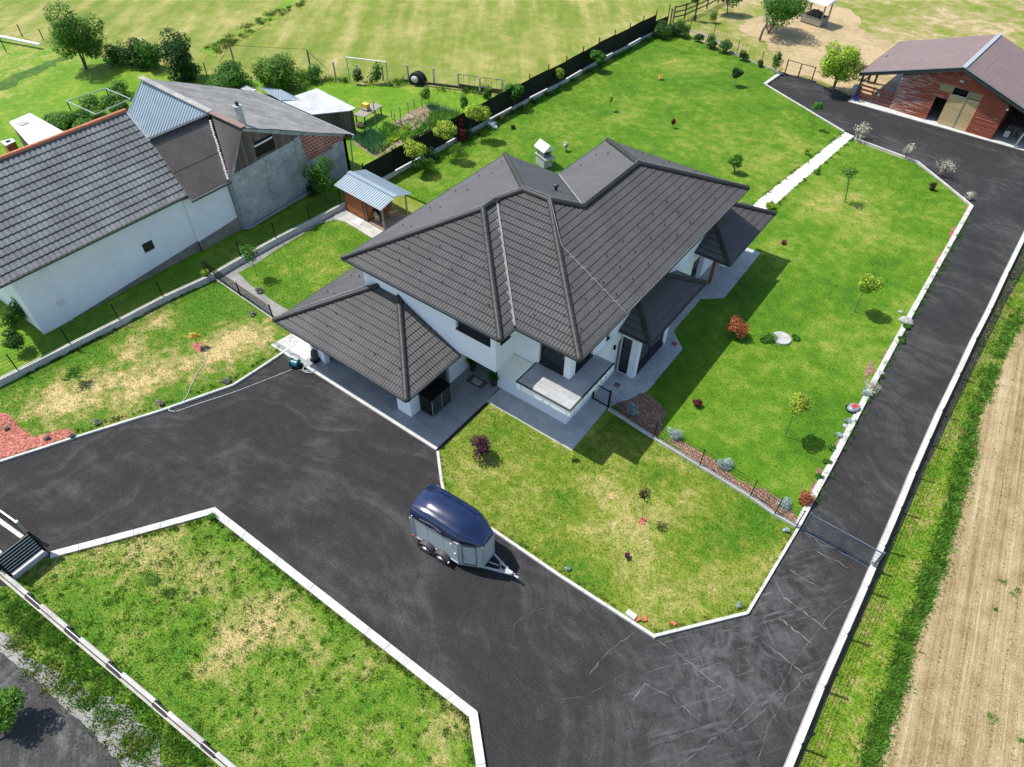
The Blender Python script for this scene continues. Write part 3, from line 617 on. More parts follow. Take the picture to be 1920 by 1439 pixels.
def window(parent, a, b, z0, z1, u0, u1, name='window', inset=.12, mull=(), fr=.07, sill=True, transom=None):
    """frame bars + one glass pane set into an opening of wall(a, b)"""
    a, b = Vector((*a, 0)), Vector((*b, 0)); d_ = (b-a).normalized(); n_ = Vector((-d_.y, d_.x, 0)); o_ = a+n_*inset
    P = lambda u, z, k=0: o_+d_*u+n_*k+Vector((0, 0, z))
    mb = MB()
    for u in (u0+fr/2, *mull, u1-fr/2): mb.bar(P(u, z0), P(u, z1), fr, .08, up=n_)
    for z in (z0+fr/2, z1-fr/2)+((transom,) if transom else ()): mb.bar(P(u0+fr, z), P(u1-fr, z), .07, fr)
    f = part(name, mb, M['anthracite'], parent, world=True)
    gl = MB().add([P(u0+fr, z0+fr, .01), P(u1-fr, z0+fr, .01), P(u1-fr, z1-fr, .01), P(u0+fr, z1-fr, .01), P(u0+fr, z0+fr, .03), P(u1-fr, z0+fr, .03), P(u1-fr, z1-fr, .03), P(u0+fr, z1-fr, .03)],
                  [(0,1,2,3),(7,6,5,4),(0,4,5,1),(1,5,6,2),(2,6,7,3),(3,7,4,0)])
    part('pane', gl, M['glass'], f, world=True)
    if sill:
        sm = MB().bar(a-n_*.03+n_*.07+d_*u0+Vector((0, 0, z0+.012)), a-n_*.03+n_*.07+d_*u1+Vector((0, 0, z0+.012)), .2, .03); part('sill', sm, M['anthracite'], f, world=True)
    return f

# ================================================================== MAIN HOUSE
H = thing('detached_house', 'large white villa with stepped anthracite hipped tile roofs and a front balcony', 'house', (-17, 24, 0))
e = 5.76; xL, xB, xR, y0, y1, yM, xN, yE = -23.70, -13.72, -10.22, 17.85, 18.95, 31.38, -19.73, 36.9
A_, B2, T2, T1, J_, K_ = (-18.71,22.965,7.985), (-18.71,24.06,7.985), (-17.74,25.05,8.415), (-16.185,25.05,8.415), (-14.98,26.33,7.88), (-14.98,31.86,7.88)
p0, p1, p2, p3, p4, p5, p6, p7 = (xL,y0,e), (xB,y0,e), (xB,y1,e), (xR,y1,e), (xR,yE,e), (xN,yE,e), (xN,yM,e), (xL,yM,e)
faces = [((p0,p1,A_), p0, p1), ((p1,p2,B2,A_), p1, p2), ((p2,p3,T1,T2,B2), p2, p3), ((p3,p4,K_,J_,T1), p3, p4), ((p4,p5,K_), p4, p5), ((p5,p6,J_,K_), p5, p6), ((p6,p7,T2,T1,J_), p6, p7), ((p7,p0,A_,B2,T2), p7, p0)]
rm = MB()
for pl, ea, eb in faces: 
    f = compact(roof_face(pl, ea, eb)); rm.add(f.v, f.f)
RF = part('upper_roof', rm, M['tile'], H, world=True)
for a, b in ((p0,A_),(p1,A_),(A_,B2),(B2,T2),(T2,T1),(p3,T1),(T1,J_),(J_,K_),(K_,p4),(K_,p5),(p7,T2)):
    part('ridge_cap', cap(a, b), M['cap'], RF, world=True, smooth=True)
for a, b, mm in ((p2, B2, M['flash']), (p6, J_, M['flash'])):
    a, b = Vector(a), Vector(b); mb = MB().bar(a+Vector((0,0,.085)), b+Vector((0,0,.085)), .09, .03); part('valley_flashing', mb, mm, RF, world=True)
# soffit, fascia, gutters
sf = MB().prism([q[:2] for q in (p0,p1,p2,p3,p4,p5,p6,p7)], e-.16, e-.05); part('soffit', sf, mat('grey_soffit', (.3,.3,.3), .7), H, world=True)
for a, b in ((p0,p1),(p1,p2),(p2,p3),(p3,p4),(p4,p5),(p5,p6),(p6,p7),(p7,p0)):
    a, b = Vector(a), Vector(b); dd = (b-a).normalized(); o_ = Vector((dd.y, -dd.x, 0))*.05
    part('gutter', MB().bar(a+o_-Vector((0,0,.05)), b+o_-Vector((0,0,.05)), .11, .11), M['anthracite'], H, world=True)
# snow hooks (small dark brackets set in rows)
def hook_mesh():
    return MB().box(-.02,.02,-.03,.03,.0,.03).add([(-.035,-.012,.02),(.035,-.012,.02),(.035,.012,.02),(-.035,.012,.02),(0,-.012,.09),(0,.012,.09)], [(0,1,4),(2,3,5),(1,2,5,4),(3,0,4,5),(3,2,1,0)])
hk = None
def hooks(face, ea, rows_, n, off, skip=lambda p: False, par=None):
    global hk
    P = [Vector(q) for q in face]; a = Vector(ea[0]); b = Vector(ea[1]); u = (b-a).normalized(); nrm = (P[1]-P[0]).cross(P[2]-P[0]).normalized(); nrm = nrm if nrm.z > 0 else -nrm
    v = nrm.cross(u); v = v if v.z > 0 else -v; Ln = (b-a).length
    for r_i, vv in enumerate(rows_):
        m0 = off+vv*.9; k = max(1, int((Ln-2*m0)/n)+1)
        for i in range(k):
            uu = m0+(Ln-2*m0)*((i+.5*(r_i % 2))/max(1, k-1)) if k > 1 else Ln/2
            if uu > Ln-m0: continue
            p = a+u*uu+v*vv+nrm*.05
            if skip(p): continue
            o = part('snow_hook', hook_mesh(), M['anthracite'], par or RF) if hk is None else bpy.data.objects.new('snow_hook', hk)
            if hk is None: hk = o.data
            else: COL.link(o); o.parent = par or RF
            o.location = p-Vector(H.location)
hooks((p0,p1,A_), (p0,p1), (1.2, 2.0, 2.8), 1.35, .4)
hooks((p2,p3,T1), (p2,p3), (.9, 1.5), 1.1, -.3)
hooks((p3,p4,K_), (p3,p4), (.9, 1.75, 2.6), 1.45, .5)
hooks((p7,p0,A_), (p7,p0), (.9, 1.8), 1.9, .6)
hooks((p5,p6,K_), (p5,p6), (.9, 1.8, 2.7), 1.5, .3)
hooks((p4,p5,K_), (p4,p5), (.9, 1.7), 1.6, .4)
# roof vent and lightning conductor
vp = Vector((-17.4, 27.5, 7.42)); part('roof_vent', MB().lathe([(.07,-.2),(.07,.2),(.15,.22),(.15,.3),(.03,.36)], vp), M['anthracite'], RF, world=True, smooth=True)
up = Vector((0,0,.24)); lc = [Vector(p0)+Vector((.3,.25,.35)), Vector(A_)+up, Vector(B2)+up, Vector(T2)+up, Vector(T1)+up]
cd_ = MB().path(lc, .006, 5)
q0 = Vector(T1)+up; q1 = Vector(T1).lerp(Vector(p3), .33)+Vector((.1,.1,.18)); q2 = Vector((xR, 22.85, e))+Vector((.02,0,.1)); cd_.path([q0, q1, q2], .009, 5)
for k in range(1, 6):
    q = q1.lerp(q2, k/6); cd_.bar(q-Vector((.1,.1,.05)), q+Vector((.1,.1,0)), .012, .012)
cd_.path([q2, q2+Vector((.06,0,-.1)), Vector((xR+.06, 24.5, e+.02)), Vector((xR+.06, yE-.3, e+.02))], .009, 5)
cd_.path([Vector(T1)+up, Vector(J_)+up, Vector(K_)+up, Vector(K_).lerp(Vector(p4), .95)+Vector((0,0,.22))], .008, 5)
part('lightning_conductor', cd_, M['galv'], H, world=True)
# walls -----------------------------------------------------------
WZ = e-.16
def W(name, a, b, z0, z1, holes=(), th=.3, m='plaster'): return part(name, wall(a, b, z0, z1, holes, th), M[m], H, world=True)
bx0, bx1 = (-23.0, 18.34), (-14.36, 18.34)
W('wall', bx0, bx1, 3.02, WZ, [(6.22, 8.34, 4.42, 5.12)]); window(H, bx0, bx1, 4.42, 5.12, 6.22, 8.34, mull=(7.28,), inset=.2)
bs0 = (-14.36, 18.64); W('wall', bs0, (-14.36, 19.85), 3.02, WZ, [(.0+.05, .85, 4.42, 5.12)]); window(H, bs0, (-14.36,19.85), 4.42, 5.12, .05, .85, inset=.2)
fr0, fr1 = (-14.36, 19.851), (-11.1, 19.851)
W('wall', fr0, fr1, 3.02, WZ, [(1.46, 2.9, 3.27, 5.4)]); window(H, fr0, fr1, 3.27, 5.4, 1.46, 2.9, inset=.16)
sd0, sd1 = (-11.1, 20.15), (-11.1, 36.1)
W('wall', sd0, sd1, 3.02, WZ, [(.15, 1.75, 3.27, 5.3), (3.0, 3.35, 3.27, 5.3), (6.2, 8.0, 4.1, 5.3)]); window(H, sd0, sd1, 3.27, 5.3, .15, 1.75, inset=.16, mull=(.95,)); window(H, sd0, sd1, 3.27, 5.3, 3.0, 3.35, inset=.16); window(H, sd0, sd1, 4.1, 5.3, 6.2, 8.0, inset=.16)
W('wall', (-11.4, 36.1), (-19.0, 36.1), 0, WZ); W('wall', (-19.0, 35.8), (-19.0, 30.6), 0, WZ); W('wall', (-19.3, 30.6), (-23.0, 30.6), 0, WZ); W('wall', (-23.0, 30.3), (-23.0, 18.64), 0, WZ)
part('floor_slab', MB().box(-22.98, -14.38, 18.36, 21.4, 2.86, 3.02), M['plaster'], H, world=True)
W('wall', (-15.41, 19.82), (-11.02, 19.82), -.05, 2.98); W('wall', (-11.02, 20.12), (-11.02, 25.1), -.05, 3.02, [(4.4,4.9,.02,2.3)])
W('wall', (-15.41, 21.6), (-15.41, 19.82+.3), -.05, 2.84, th=.25)
W('wall', (-17.85, 21.5), (-15.41, 21.5), -.05, 2.84, [(.3, 2.2, .01, 2.3)], m='anthracite')
fd = part('front_door', MB().box(-16.75, -15.75, 21.56, 21.62, .02, 2.25), M['black'], H, world=True); part('handle', MB().bar((-15.95,21.5,.5),(-15.95,21.5,1.7),.04,.04), M['galv'], fd, world=True)
W('wall', (-11.02, 28.4), (-11.02, 36.1), -.05, 3.02, [(1.6, 2.6, .02, 2.4), (4.8, 6.6, .02, 2.3)], th=.3)
# garden bay under the first low roof
b0, b1, b2_ = (-10.96, 24.7), (-9.94, 24.7), (-9.94, 28.45)
W('wall', b0, b1, -.02, 2.95, [(.04, .62, .02, 2.6)], th=.25); window(H, b0, b1, .02, 2.6, .04, .62, inset=.1, sill=False, transom=1.75)
W('wall', (-9.94, 24.95), b2_, -.02, 2.95, [(.12, 3.1, .25, 2.6)], th=.25); window(H, (-9.94,24.95), b2_, .25, 2.6, .12, 3.1, inset=.1, mull=(1.6,))
W('wall', (-10.19, 28.45), (-11.0, 28.45), -.02, 2.95, th=.25)
part('wall_plinth', MB().box(-9.93,-9.915,25.07,28.1,.0,.24), M['anthracite'], H, world=True)
def lowroof(x0, x1, ya, yb, z, s=.44, name='lower_roof'):
    wd = x1-x0; h = wd*s; A, B, C_, D = (x0, ya, z), (x1, ya, z), (x1, yb, z), (x0, yb, z); E_, G_ = (x0, ya+wd, z+h), (x0, yb-wd, z+h)
    mb = MB()
    for pl, q, r_ in (((A,B,E_), A, B), ((B,C_,G_,E_), B, C_), ((C_,D,G_), C_, D)):
        f = compact(roof_face(pl, q, r_)); mb.add(f.v, f.f)
    ro = part(name, mb, M['tile'], H, world=True)
    for q, r_ in ((B, E_), (C_, G_)): part('ridge_cap', cap(q, r_), M['cap'], ro, world=True, smooth=True)
    part('soffit', MB().prism([A[:2], B[:2], C_[:2], D[:2]], z-.14, z-.05), M['anthracite'], ro, world=True)
    for q, r_ in ((A,B),(B,C_),(C_,D)):
        q, r_ = Vector(q), Vector(r_); dd = (r_-q).normalized(); o_ = Vector((dd.y,-dd.x,0))*.05
        part('gutter', MB().bar(q+o_-Vector((0,0,.05)), r_+o_-Vector((0,0,.05)), .1, .1), M['anthracite'], ro, world=True)
    return ro
lowroof(-11.1, -9.32, 24.5, 30.75, 3.1, name='bay_roof'); lowroof(-11.1, -8.95, 33.15, 39.8, 3.1, name='porch_roof')
part('terrace_floor', MB().box(-11.0, -10.15, 34.7, 37.4, 0, .1), M['paving'], H, world=True)
for p in ((-10.3, 34.9), (-10.3, 38.6)): part('timber_post', MB().box(p[0]-.09, p[0]+.09, p[1]-.09, p[1]+.09, .1, 2.98), M['wood_beam'], H, world=True)
part('pillar', MB().box(-10.6, -10.18, 36.95, 37.38, .1, 2.98), M['plaster'], H, world=True)
part('wall', wall((-11.02, 36.1), (-11.02, 39.2), 0, 3.0), M['plaster'], H, world=True)
part('downpipe', MB().path([(-11.0, 23.75, 5.5), (-10.98, 23.75, 4.9), (-10.98, 23.75, .05)], .04, 8), M['plaster'], H, world=True)
part('wall_lamp', MB().box(-10.99,-10.88,23.9,24.0,2.2,2.45), M['black'], H, world=True)
# balcony
bal = part('balcony', MB().box(-13.02, -9.98, 18.22, 19.83, 2.76, 3.18).box(-11.01, -9.98, 19.83, 22.1, 2.76, 3.18), M['plaster'], H, world=True)
part('balcony_floor', MB().box(-12.98, -10.02, 18.25, 19.84, 3.18, 3.21).box(-11.08, -10.02, 19.84, 22.08, 3.18, 3.21), M['tiles'], bal, world=True)
part('edge_trim', MB().box(-13.05, -9.95, 18.19, 18.26, 3.17, 3.225).box(-10.03, -9.95, 18.26, 22.12, 3.17, 3.225).box(-13.05, -13.0, 18.26, 19.84, 3.17, 3.225), M['anthracite'], bal, world=True)
stud = None
for px, py, ax in [(x, 18.22, 0) for x in (-12.75, -11.55, -11.15, -10.2)]+[(-9.98, y, 1) for y in (18.55, 19.35, 19.7, 20.55, 20.9, 21.35, 21.8)]:
    for z in (2.88, 3.05):
        dv = Vector((0, -.05, 0)) if ax == 0 else Vector((.05, 0, 0)); q = Vector((px, py, z)); part('railing_stud', MB().tube(q, q+dv, .028, n=8), M['galv'], bal, world=True)
# garage wing
W('wall', (-25.0, 15.42), (-17.55, 15.42), -.02, 2.72, [(1.12, 6.52, .0, 2.35)]); W('wall', (-17.55, 15.72), (-17.55, 21.5), -.02, 2.72, [(.4, 2.7, .0, 2.35)])
W('wall', (-25.0, 28.0), (-25.0, 15.72), -.02, 2.72)
gd = MB()
for i in range(6): gd.box(-24.1, -18.3, 16.0, 16.05, .02+i*.41, .02+i*.41+.4)
part('garage_door', gd, M['anthracite'], H, world=True)
part('side_door', MB().box(-17.8, -17.75, 16.12, 18.4, .01, 2.35), M['anthracite'], H, world=True)
ge = 2.80; gx0, gx1, gy0, gy1 = -25.9, -16.62, 14.43, 27.5
ga, gb, gc, gdd = (gx0,gy0,ge), (gx1,gy0,ge), (gx1,18.36,ge), (gx0,gy1,ge); yw = 18.33; s = .435
i1 = (gx1-(yw-gy0), yw, ge+(yw-gy0)*s); i0 = (gx0+(yw-gy0), yw, ge+(yw-gy0)*s); wx = -22.98; iw = (wx, gy0+(wx-gx0), ge+(wx-gx0)*s)
gm = MB()
fr_ = ((ga,gb,i1,i0), ga, gb)
for pl, q, r_ in (fr_, ((gb,(gx1,yw,ge),i1), gb, (gx1,yw,ge)), ((ga,i0,(wx,yw,ge+(wx-gx0)*s),(wx,gy1,ge+(wx-gx0)*s),gdd), gdd, ga)):
    f = compact(roof_face(pl, q, r_)); gm.add(f.v, f.f)
GR = part('garage_roof', gm, M['tile'], H, world=True)
for q, r_ in ((ga,i0),(gb,i1)): part('ridge_cap', cap(q, r_), M['cap'], GR, world=True, smooth=True)
part('soffit', MB().box(gx0, gx1, gy0, yw, ge-.14, ge-.05).box(gx0, -23.0, yw, gy1, ge-.14, ge-.05), M['anthracite'], GR, world=True)
for q, r_ in (((gx0-.05,gy0-.05,ge-.05),(gx1+.05,gy0-.05,ge-.05)), ((gx1+.05,gy0,ge-.05),(gx1+.05,yw,ge-.05)), ((gx0-.05,gy0,ge-.05),(gx0-.05,gy1,ge-.05))): part('gutter', MB().bar(q, r_, .11, .11), M['anthracite'], GR, world=True)
hooks((ga,gb,i1), (ga,gb), (1.1, 1.9), 1.35, .3, par=GR)
hooks((gdd,ga,i0), (gdd,ga), (.9, 1.7), 1.7, .4, par=GR)
part('conductor_wire', MB().path([Vector(ga)+Vector((.2,.4,.3)), Vector(i0)+Vector((-.1,-.1,.26))], .011, 5), M['galv'], GR, world=True)

# ================================================================== AROUND THE HOUSE
lk = thing('storage_locker', 'black metal storage locker beside the garage pillar', 'locker', (-17.1, 16.8, .01))
part('cabinet', MB().box(-.42, .42, -.72, .72, .04, 1.22), M['black'], lk); part('lid', MB().box(-.45, .45, -.75, .75, 1.22, 1.26), M['black'], lk)
for y in (-.69, -.01): part('door', MB().box(.42, .44, y, y+.68, .08, 1.18), mat('slate_panel', (.03,.038,.042), .45), lk)
tr_ = MB()
for y in (-.72, 0, .72): tr_.bar((.445, y, .05), (.445, y, 1.2), .025, .02)
tr_.bar((-.42,-.73,.05),(-.42,-.73,1.2),.03,.02); part('trim', tr_, M['galv'], lk)
def planter(loc, label, seed):
    t = thing('planter', label, 'plant pot', loc, 0, 'planters at the front door'); part('pot', MB().lathe([(.14,0),(.2,.5),(.22,.52),(.19,.53),(.17,.46)], n=16), M['anthracite'], t, smooth=True)
    rng_ = np.random.default_rng(seed); V = blades(rng_.normal(0, .09, (260, 2)), .45, .55, .03, rng_, 1.0); o = bpy.data.objects.new('grass_tuft', quads_mesh('grass_tuft', V, 3, L['mid'])); COL.link(o); o.parent = t
planter((-17.25, 20.0, .01), 'tall dark pot with arching grass left of the dark front door', 1); planter((-15.62, 19.75, .01), 'tall dark pot with arching grass right of the dark front door', 2)
solo('doormat', MB().box(-17.0, -15.95, 19.1, 19.7, .008, .03), mat('coir_mat', (.10,.085,.075), .95, bs=.5), 'dark doormat lying before the recessed front door', 'doormat', (-16.5, 19.4, .01))
solo('doormat', MB().box(-16.75, -16.2, 19.2, 19.6, .03, .036), mat('coir_mat_pale', (.4,.36,.33), .95), 'small pale mat laid on the dark doormat', 'doormat', (-16.5, 19.4, .03))
# pressure washer
pw = thing('pressure_washer', 'black upright pressure washer with loop handle by the garage corner pillar', 'pressure washer', g(592, 677, .01))
part('body', MB().lathe([(.14,.1),(.19,.2),(.19,.5),(.14,.75),(.09,.82)], n=12), M['plastic'], pw, smooth=True)
part('base', MB().box(-.2,.2,-.22,.22,.05,.18), M['black'], pw)
for x in (-.22, .22): part('wheel', MB().tube((x-.03,.18,.12),(x+.03,.18,.12),.12,n=14), M['rubber'], pw)
part('handle', MB().path([(-.14,.12,.6),(-.14,.16,1.05),(.14,.16,1.05),(.14,.12,.6)], .018, 6), M['black'], pw)
# hose reel and hoses
hr = thing('hose_reel', 'teal hose reel cart standing on the asphalt by the terrace corner', 'hose reel', g(555, 688, ZA), R(20))
part('drum', MB().tube((-.2,0,.28),(.2,0,.28),.2,n=18), M['teal'], hr, smooth=False)
for x in (-.21, .21): part('flange', MB().tube((x-.012,0,.28),(x+.012,0,.28),.26,n=20), M['teal'], hr)
part('frame', MB().path([(-.25,-.22,.0),(-.25,0,.3),(-.25,.2,.75),(.25,.2,.75),(.25,0,.3),(.25,-.22,.0)], .016, 6), M['black'], hr)
for x in (-.27, .27): part('wheel', MB().tube((x-.02,.2,.09),(x+.02,.2,.09),.09,n=12), M['rubber'], hr)
def spline(px, z, n=8):
    P = [Vector(p) if len(p) == 3 else g(*p, z) for p in px]; o = []
    for i in range(len(P)-1):
        a, b_, c, e_ = P[max(0,i-1)], P[i], P[i+1], P[min(len(P)-1,i+2)]
        for k in range(n):
            t = k/n; o.append(.5*((2*b_)+(c-a)*t+(2*a-5*b_+4*c-e_)*t*t+(3*b_-a-3*c+e_)*t**3))
    return o+[P[-1]]
hp = spline([(548,693),(500,712),(440,735),(370,758),(330,772)], ZA+.02)+spline([(330,772),(317,770),(318,765)], .05, 4)[1:]+spline([(318,765),(345,750),(360,720),(370,700),(386,675),(388,658),(380,650),(370,650)], .03)[1:]
solo('garden_hose', MB().path(hp, .016, 6), M['hose'], 'long pale hose from the teal reel over driveway and lawn to the yellow sapling', 'hose', tuple(g(440,735)))
cp = []
for k in range(60):
    t = k/60*2*math.pi*2.4; c = g(580+3*math.sin(k*.3), 692, .03); cp.append((c.x+.28*math.cos(t)*(1+.1*k/60), c.y+.28*math.sin(t), .025+.006*k/60))
cp = [tuple(g(560,694,.1))]+cp+[tuple(g(600,694,.03)), tuple(g(615,690,.03)), tuple(g(598,676,.1))]
solo('pressure_hose', MB().path(cp, .012, 5), M['hose'], 'coiled thin hose lying between teal reel and pressure washer', 'hose', tuple(g(580,692)))
for (x, y), lb in (((1157,722), 'small brick-red drain grate set in the pavement by the balcony'), ((1264,645), 'small brick-red drain grate near the lawn end of the pavement')):
    p = g(x, y, .02); gm_ = MB()
    for i in range(4): gm_.box(p.x-.15, p.x+.15, p.y-.15+i*.078, p.y-.15+i*.078+.055, .012, .024)
    solo('drain_grate', gm_, mat('rusty_grate', (.22,.06,.05), .7), lb, 'drain', tuple(p))
# manhole disc, stones, mower
ms = MB().lathe([(.55,0),(.55,.1),(.5,.13),(.02,.135)], n=28); solo('manhole_cover', ms, M['stone'], 'round pale concrete cover lying in the back lawn', 'manhole cover', tuple(g(1465,636)), world=False)
plant('lawn_weed', 'green weedy plant at the left rim of the round concrete cover', 'plant', (1443,640), (1444,637), 14, L['mid'], 31, rz=.4, stems=2)
plant('lawn_weed', 'dark little plant at the right rim of the round concrete cover', 'plant', (1490,636), (1491,633), 9, L['mid'], 32, rz=.4, stems=2)
def rock(base, r, label, seed, m='stone'):
    rng_ = random.Random(seed); mb = MB().ball((0,0,r*.25), r, r*.75, r*.55, 10, 7); mb.v = [(x*rng_.uniform(.85,1.12), y*rng_.uniform(.85,1.12), z*rng_.uniform(.85,1.1)) for x, y, z in mb.v]
    return solo('rock', mb, M[m], label, 'stone', tuple(g(*base)), world=False, smooth=False)
rock((1697,604), .42, 'large pale boulder on the back lawn edge overhanging the lane kerb', 1)
mw = thing('robot_mower', 'grey and black robot lawn mower with red top plate near the lane kerb', 'robot mower', g(1599, 768), R(-30))
hull = MB().lathe([(.30,.05),(.33,.12),(.30,.2),(.2,.26),(.02,.28)], n=20); hull.v = [(x*.85, y*1.15, z) for x, y, z in hull.v]
part('body', hull, mat('mower_grey', (.22,.25,.28), .35), mw, smooth=True); part('bumper', MB().prism([(.3*math.cos(t*.35)*.97, .4*math.sin(t*.35)*.97) for t in range(18)], .04, .1), M['black'], mw)
part('top_plate', MB().prism([(-.12,-.12),(.12,-.2),(.1,.16),(-.1,.16)], .27, .295), M['red'], mw)
for x in (-.27, .27): part('wheel', MB().tube((x-.03,-.18,.1),(x+.03,-.18,.1),.1,n=14), M['rubber'], mw)
# barbecue fireplace
bb = thing('garden_fireplace', 'white stone garden fireplace with gabled hood behind the villa', 'barbecue', (-27.0, 40.7, 0), R(-20))
part('plinth', MB().box(-.55,.55,-.4,.4,0,.75), M['stone'], bb); part('hearth_slab', MB().box(-.65,.85,-.45,.45,.75,.85), M['stone'], bb)
part('firebox', MB().box(-.5,-.4,-.38,.38,.85,1.45).box(-.4,.4,.28,.38,.85,1.45).box(-.4,.4,-.38,-.28,.85,1.45), M['stone'], bb)
part('hood', MB().add([(-.66,-.55,1.40),(.66,-.55,1.40),(.66,.55,1.40),(-.66,.55,1.40),(-.66,0,1.85),(.66,0,1.85)], [(3,2,1,0),(0,1,5,4),(2,3,4,5),(1,2,5),(3,0,4)]), M['white_sheet'], bb)
part('firebox_back', MB().box(-.38,-.3,-.28,.28,.86,1.4), M['black'], bb)

# ================================================================== NEIGHBOUR
def gx(px, py, x0):
    r = ray(px, py); t = x0/r[0]; return Vector((x0, r[1]*t, CZ+r[2]*t))
def block_mat(name, c, wd, ht, mortar, mc, var=.2):
    m, t, b, o = new(name); sp = nd(t, 'ShaderNodeSeparateXYZ'); t.links.new(coords(t), sp.inputs[0]); cb = nd(t, 'ShaderNodeCombineXYZ')
    t.links.new(sp.outputs[1], cb.inputs[0]); t.links.new(sp.outputs[2], cb.inputs[1])
    br = nd(t, 'ShaderNodeTexBrick'); br.inputs['Color1'].default_value = (*c, 1); br.inputs['Color2'].default_value = (*[x*(1-var) for x in c], 1); br.inputs['Mortar'].default_value = (*mc, 1)
    br.inputs['Scale'].default_value = 1; br.inputs['Brick Width'].default_value = wd; br.inputs['Row Height'].default_value = ht; br.inputs['Mortar Size'].default_value = mortar
    t.links.new(cb.outputs[0], br.inputs['Vector']); n = noise(t, coords(t), 1.1, 6, .7)
    col = mix(t, br.outputs[0], ramp(t, n, [(.3, .7), (.7, 1.25)]), 1, 'MULTIPLY'); t.links.new(col, b.inputs['Base Color']); b.inputs['Roughness'].default_value = .9
    bump(t, b, br.outputs['Fac'], -.6, .02); return m
M['block'] = block_mat('grey_concrete_blocks', (.40,.42,.42), .5, .25, .012, (.5,.5,.48))
M['redbrick'] = block_mat('red_hollow_bricks', (.42,.10,.05), .3, .22, .02, (.5,.42,.38), .35)
def board_mat(name, c, wd, axis=1, var=.4, paint=None, pa=.5):
    m, t, b, o = new(name); sp = nd(t, 'ShaderNodeSeparateXYZ'); co = coords(t); t.links.new(co, sp.inputs[0])
    k = math_(t, 'FRACT', math_(t, 'DIVIDE', sp.outputs[axis], wd)); idx = math_(t, 'FLOOR', math_(t, 'DIVIDE', sp.outputs[axis], wd))
    wn = nd(t, 'ShaderNodeTexWhiteNoise', noise_dimensions='1D'); t.links.new(idx, wn.inputs['W'])
    sc = (1, 1, .15) if axis == 1 else (.12, .12, 1.4)
    mp = nd(t, 'ShaderNodeMapping'); mp.inputs['Scale'].default_value = sc; t.links.new(co, mp.inputs[0]); n = noise(t, mp.outputs[0], 9, 6, .7)
    col = ramp(t, math_(t, 'ADD', math_(t, 'MULTIPLY', wn.outputs['Value'], .4), math_(t, 'MULTIPLY', n, .6)), [(.25, tuple(x*(1-var) for x in c)), (.75, tuple(x*(1+var) for x in c))])
    if paint: 
        n2 = noise(t, mp.outputs[0], 7, 7, .75, .5); sx_ = nd(t, 'ShaderNodeMapRange'); t.links.new(sp.outputs[0], sx_.inputs['Value']); sx_.inputs['From Min'].default_value = -8.5; sx_.inputs['From Max'].default_value = -3.5; sx_.inputs['To Min'].default_value = .62; sx_.inputs['To Max'].default_value = .42; big = sx_.outputs[0]
        col = mix(t, col, paint, ramp(t, math_(t, 'ADD', math_(t, 'MULTIPLY', n2, .6), math_(t, 'MULTIPLY', big, .4)), [(pa, 0.0), (pa+.06, .85)]))
    if wd < 100: col = mix(t, col, (.01, .008, .006), ramp(t, k, [(.0, .95), (.16, 0.0)]))
    t.links.new(col, b.inputs['Base Color']); b.inputs['Roughness'].default_value = .85; bump(t, b, k, .5, .02); return m
M['oldboards'] = board_mat('old_vertical_boards', (.13,.10,.075), .22)
def extr_x(pts, x0, x1):                                  # pts (y, z) polygon in an x-plane
    n = len(pts); mb = MB(); vs = [(x0, *p) for p in pts]+[(x1, *p) for p in pts]
    return mb.add(vs, [tuple(range(n))[::-1], tuple(range(n, 2*n))]+[(i, (i+1)%n, n+(i+1)%n, n+i) for i in range(n)])
N = thing('neighbour_house', 'low white neighbouring house with weathered grey tile roof and one small square window', 'house', (-43, 13, 0))
nr = MB(); ey0, ey1 = 5.6, 18.35; ex, ez, rx_, rz_ = -38.1, 3.95, -43.3, 7.5
f = compact(roof_face([(ex,ey0,ez),(ex,ey1,ez),(rx_,ey1+.35,rz_),(rx_,ey0,rz_)], (ex,ey0,ez), (ex,ey1,ez), course=.44, rib=.3, amp=.03, step=.05)); nr.add(f.v, f.f)
nro = part('roof', nr, M['oldtile'], N, world=True)
part('roof_back', MB().add([(rx_,ey0,rz_),(rx_,ey1+.35,rz_),(-48.4,ey1,ez),(-48.4,ey0,ez)], [(0,1,2,3)]), M['oldtile'], nro, world=True)
part('ridge_cap', cap((rx_,ey0,rz_), (rx_,ey1+.35,rz_), .13, .38, .02), M['terracotta'], nro, world=True, smooth=True)
part('verge_trim', MB().bar((ex,ey1+.02,ez+.04), (rx_,ey1+.37,rz_+.04), .1, .05), M['galv'], nro, world=True)
part('gutter', MB().bar((ex+.06,ey0,ez-.06), (ex+.06,ey1,ez-.06), .11, .1), M['anthracite'], nro, world=True)
part('wall', wall((-38.35,7.35), (-38.35,17.75), -.1, 3.9, [(7.05,7.75,1.55,2.2)]), M['plaster_old'], N, world=True)
window(N, (-38.35,7.35), (-38.35,17.75), 1.55, 2.2, 7.05, 7.75, inset=.12, fr=.05, sill=False)
gpts = [(-38.4,0),(-38.4,3.9),(-43.3,7.3),(-48.2,3.9),(-48.2,0)]
part('gable_wall', MB().add([(x,7.36,z) for x,z in gpts]+[(x,7.6,z) for x,z in gpts], [(0,1,2,3,4),(9,8,7,6,5),(0,4,9,5),(1,0,5,6),(2,1,6,7),(3,2,7,8)]), M['plaster_old'], N, world=True)
part('gable_wall', MB().add([(x,17.5,z) for x,z in gpts]+[(x,17.74,z) for x,z in gpts], [(0,1,2,3,4),(9,8,7,6,5),(0,4,9,5),(1,0,5,6),(2,1,6,7),(3,2,7,8)]), M['plaster_old'], N, world=True)
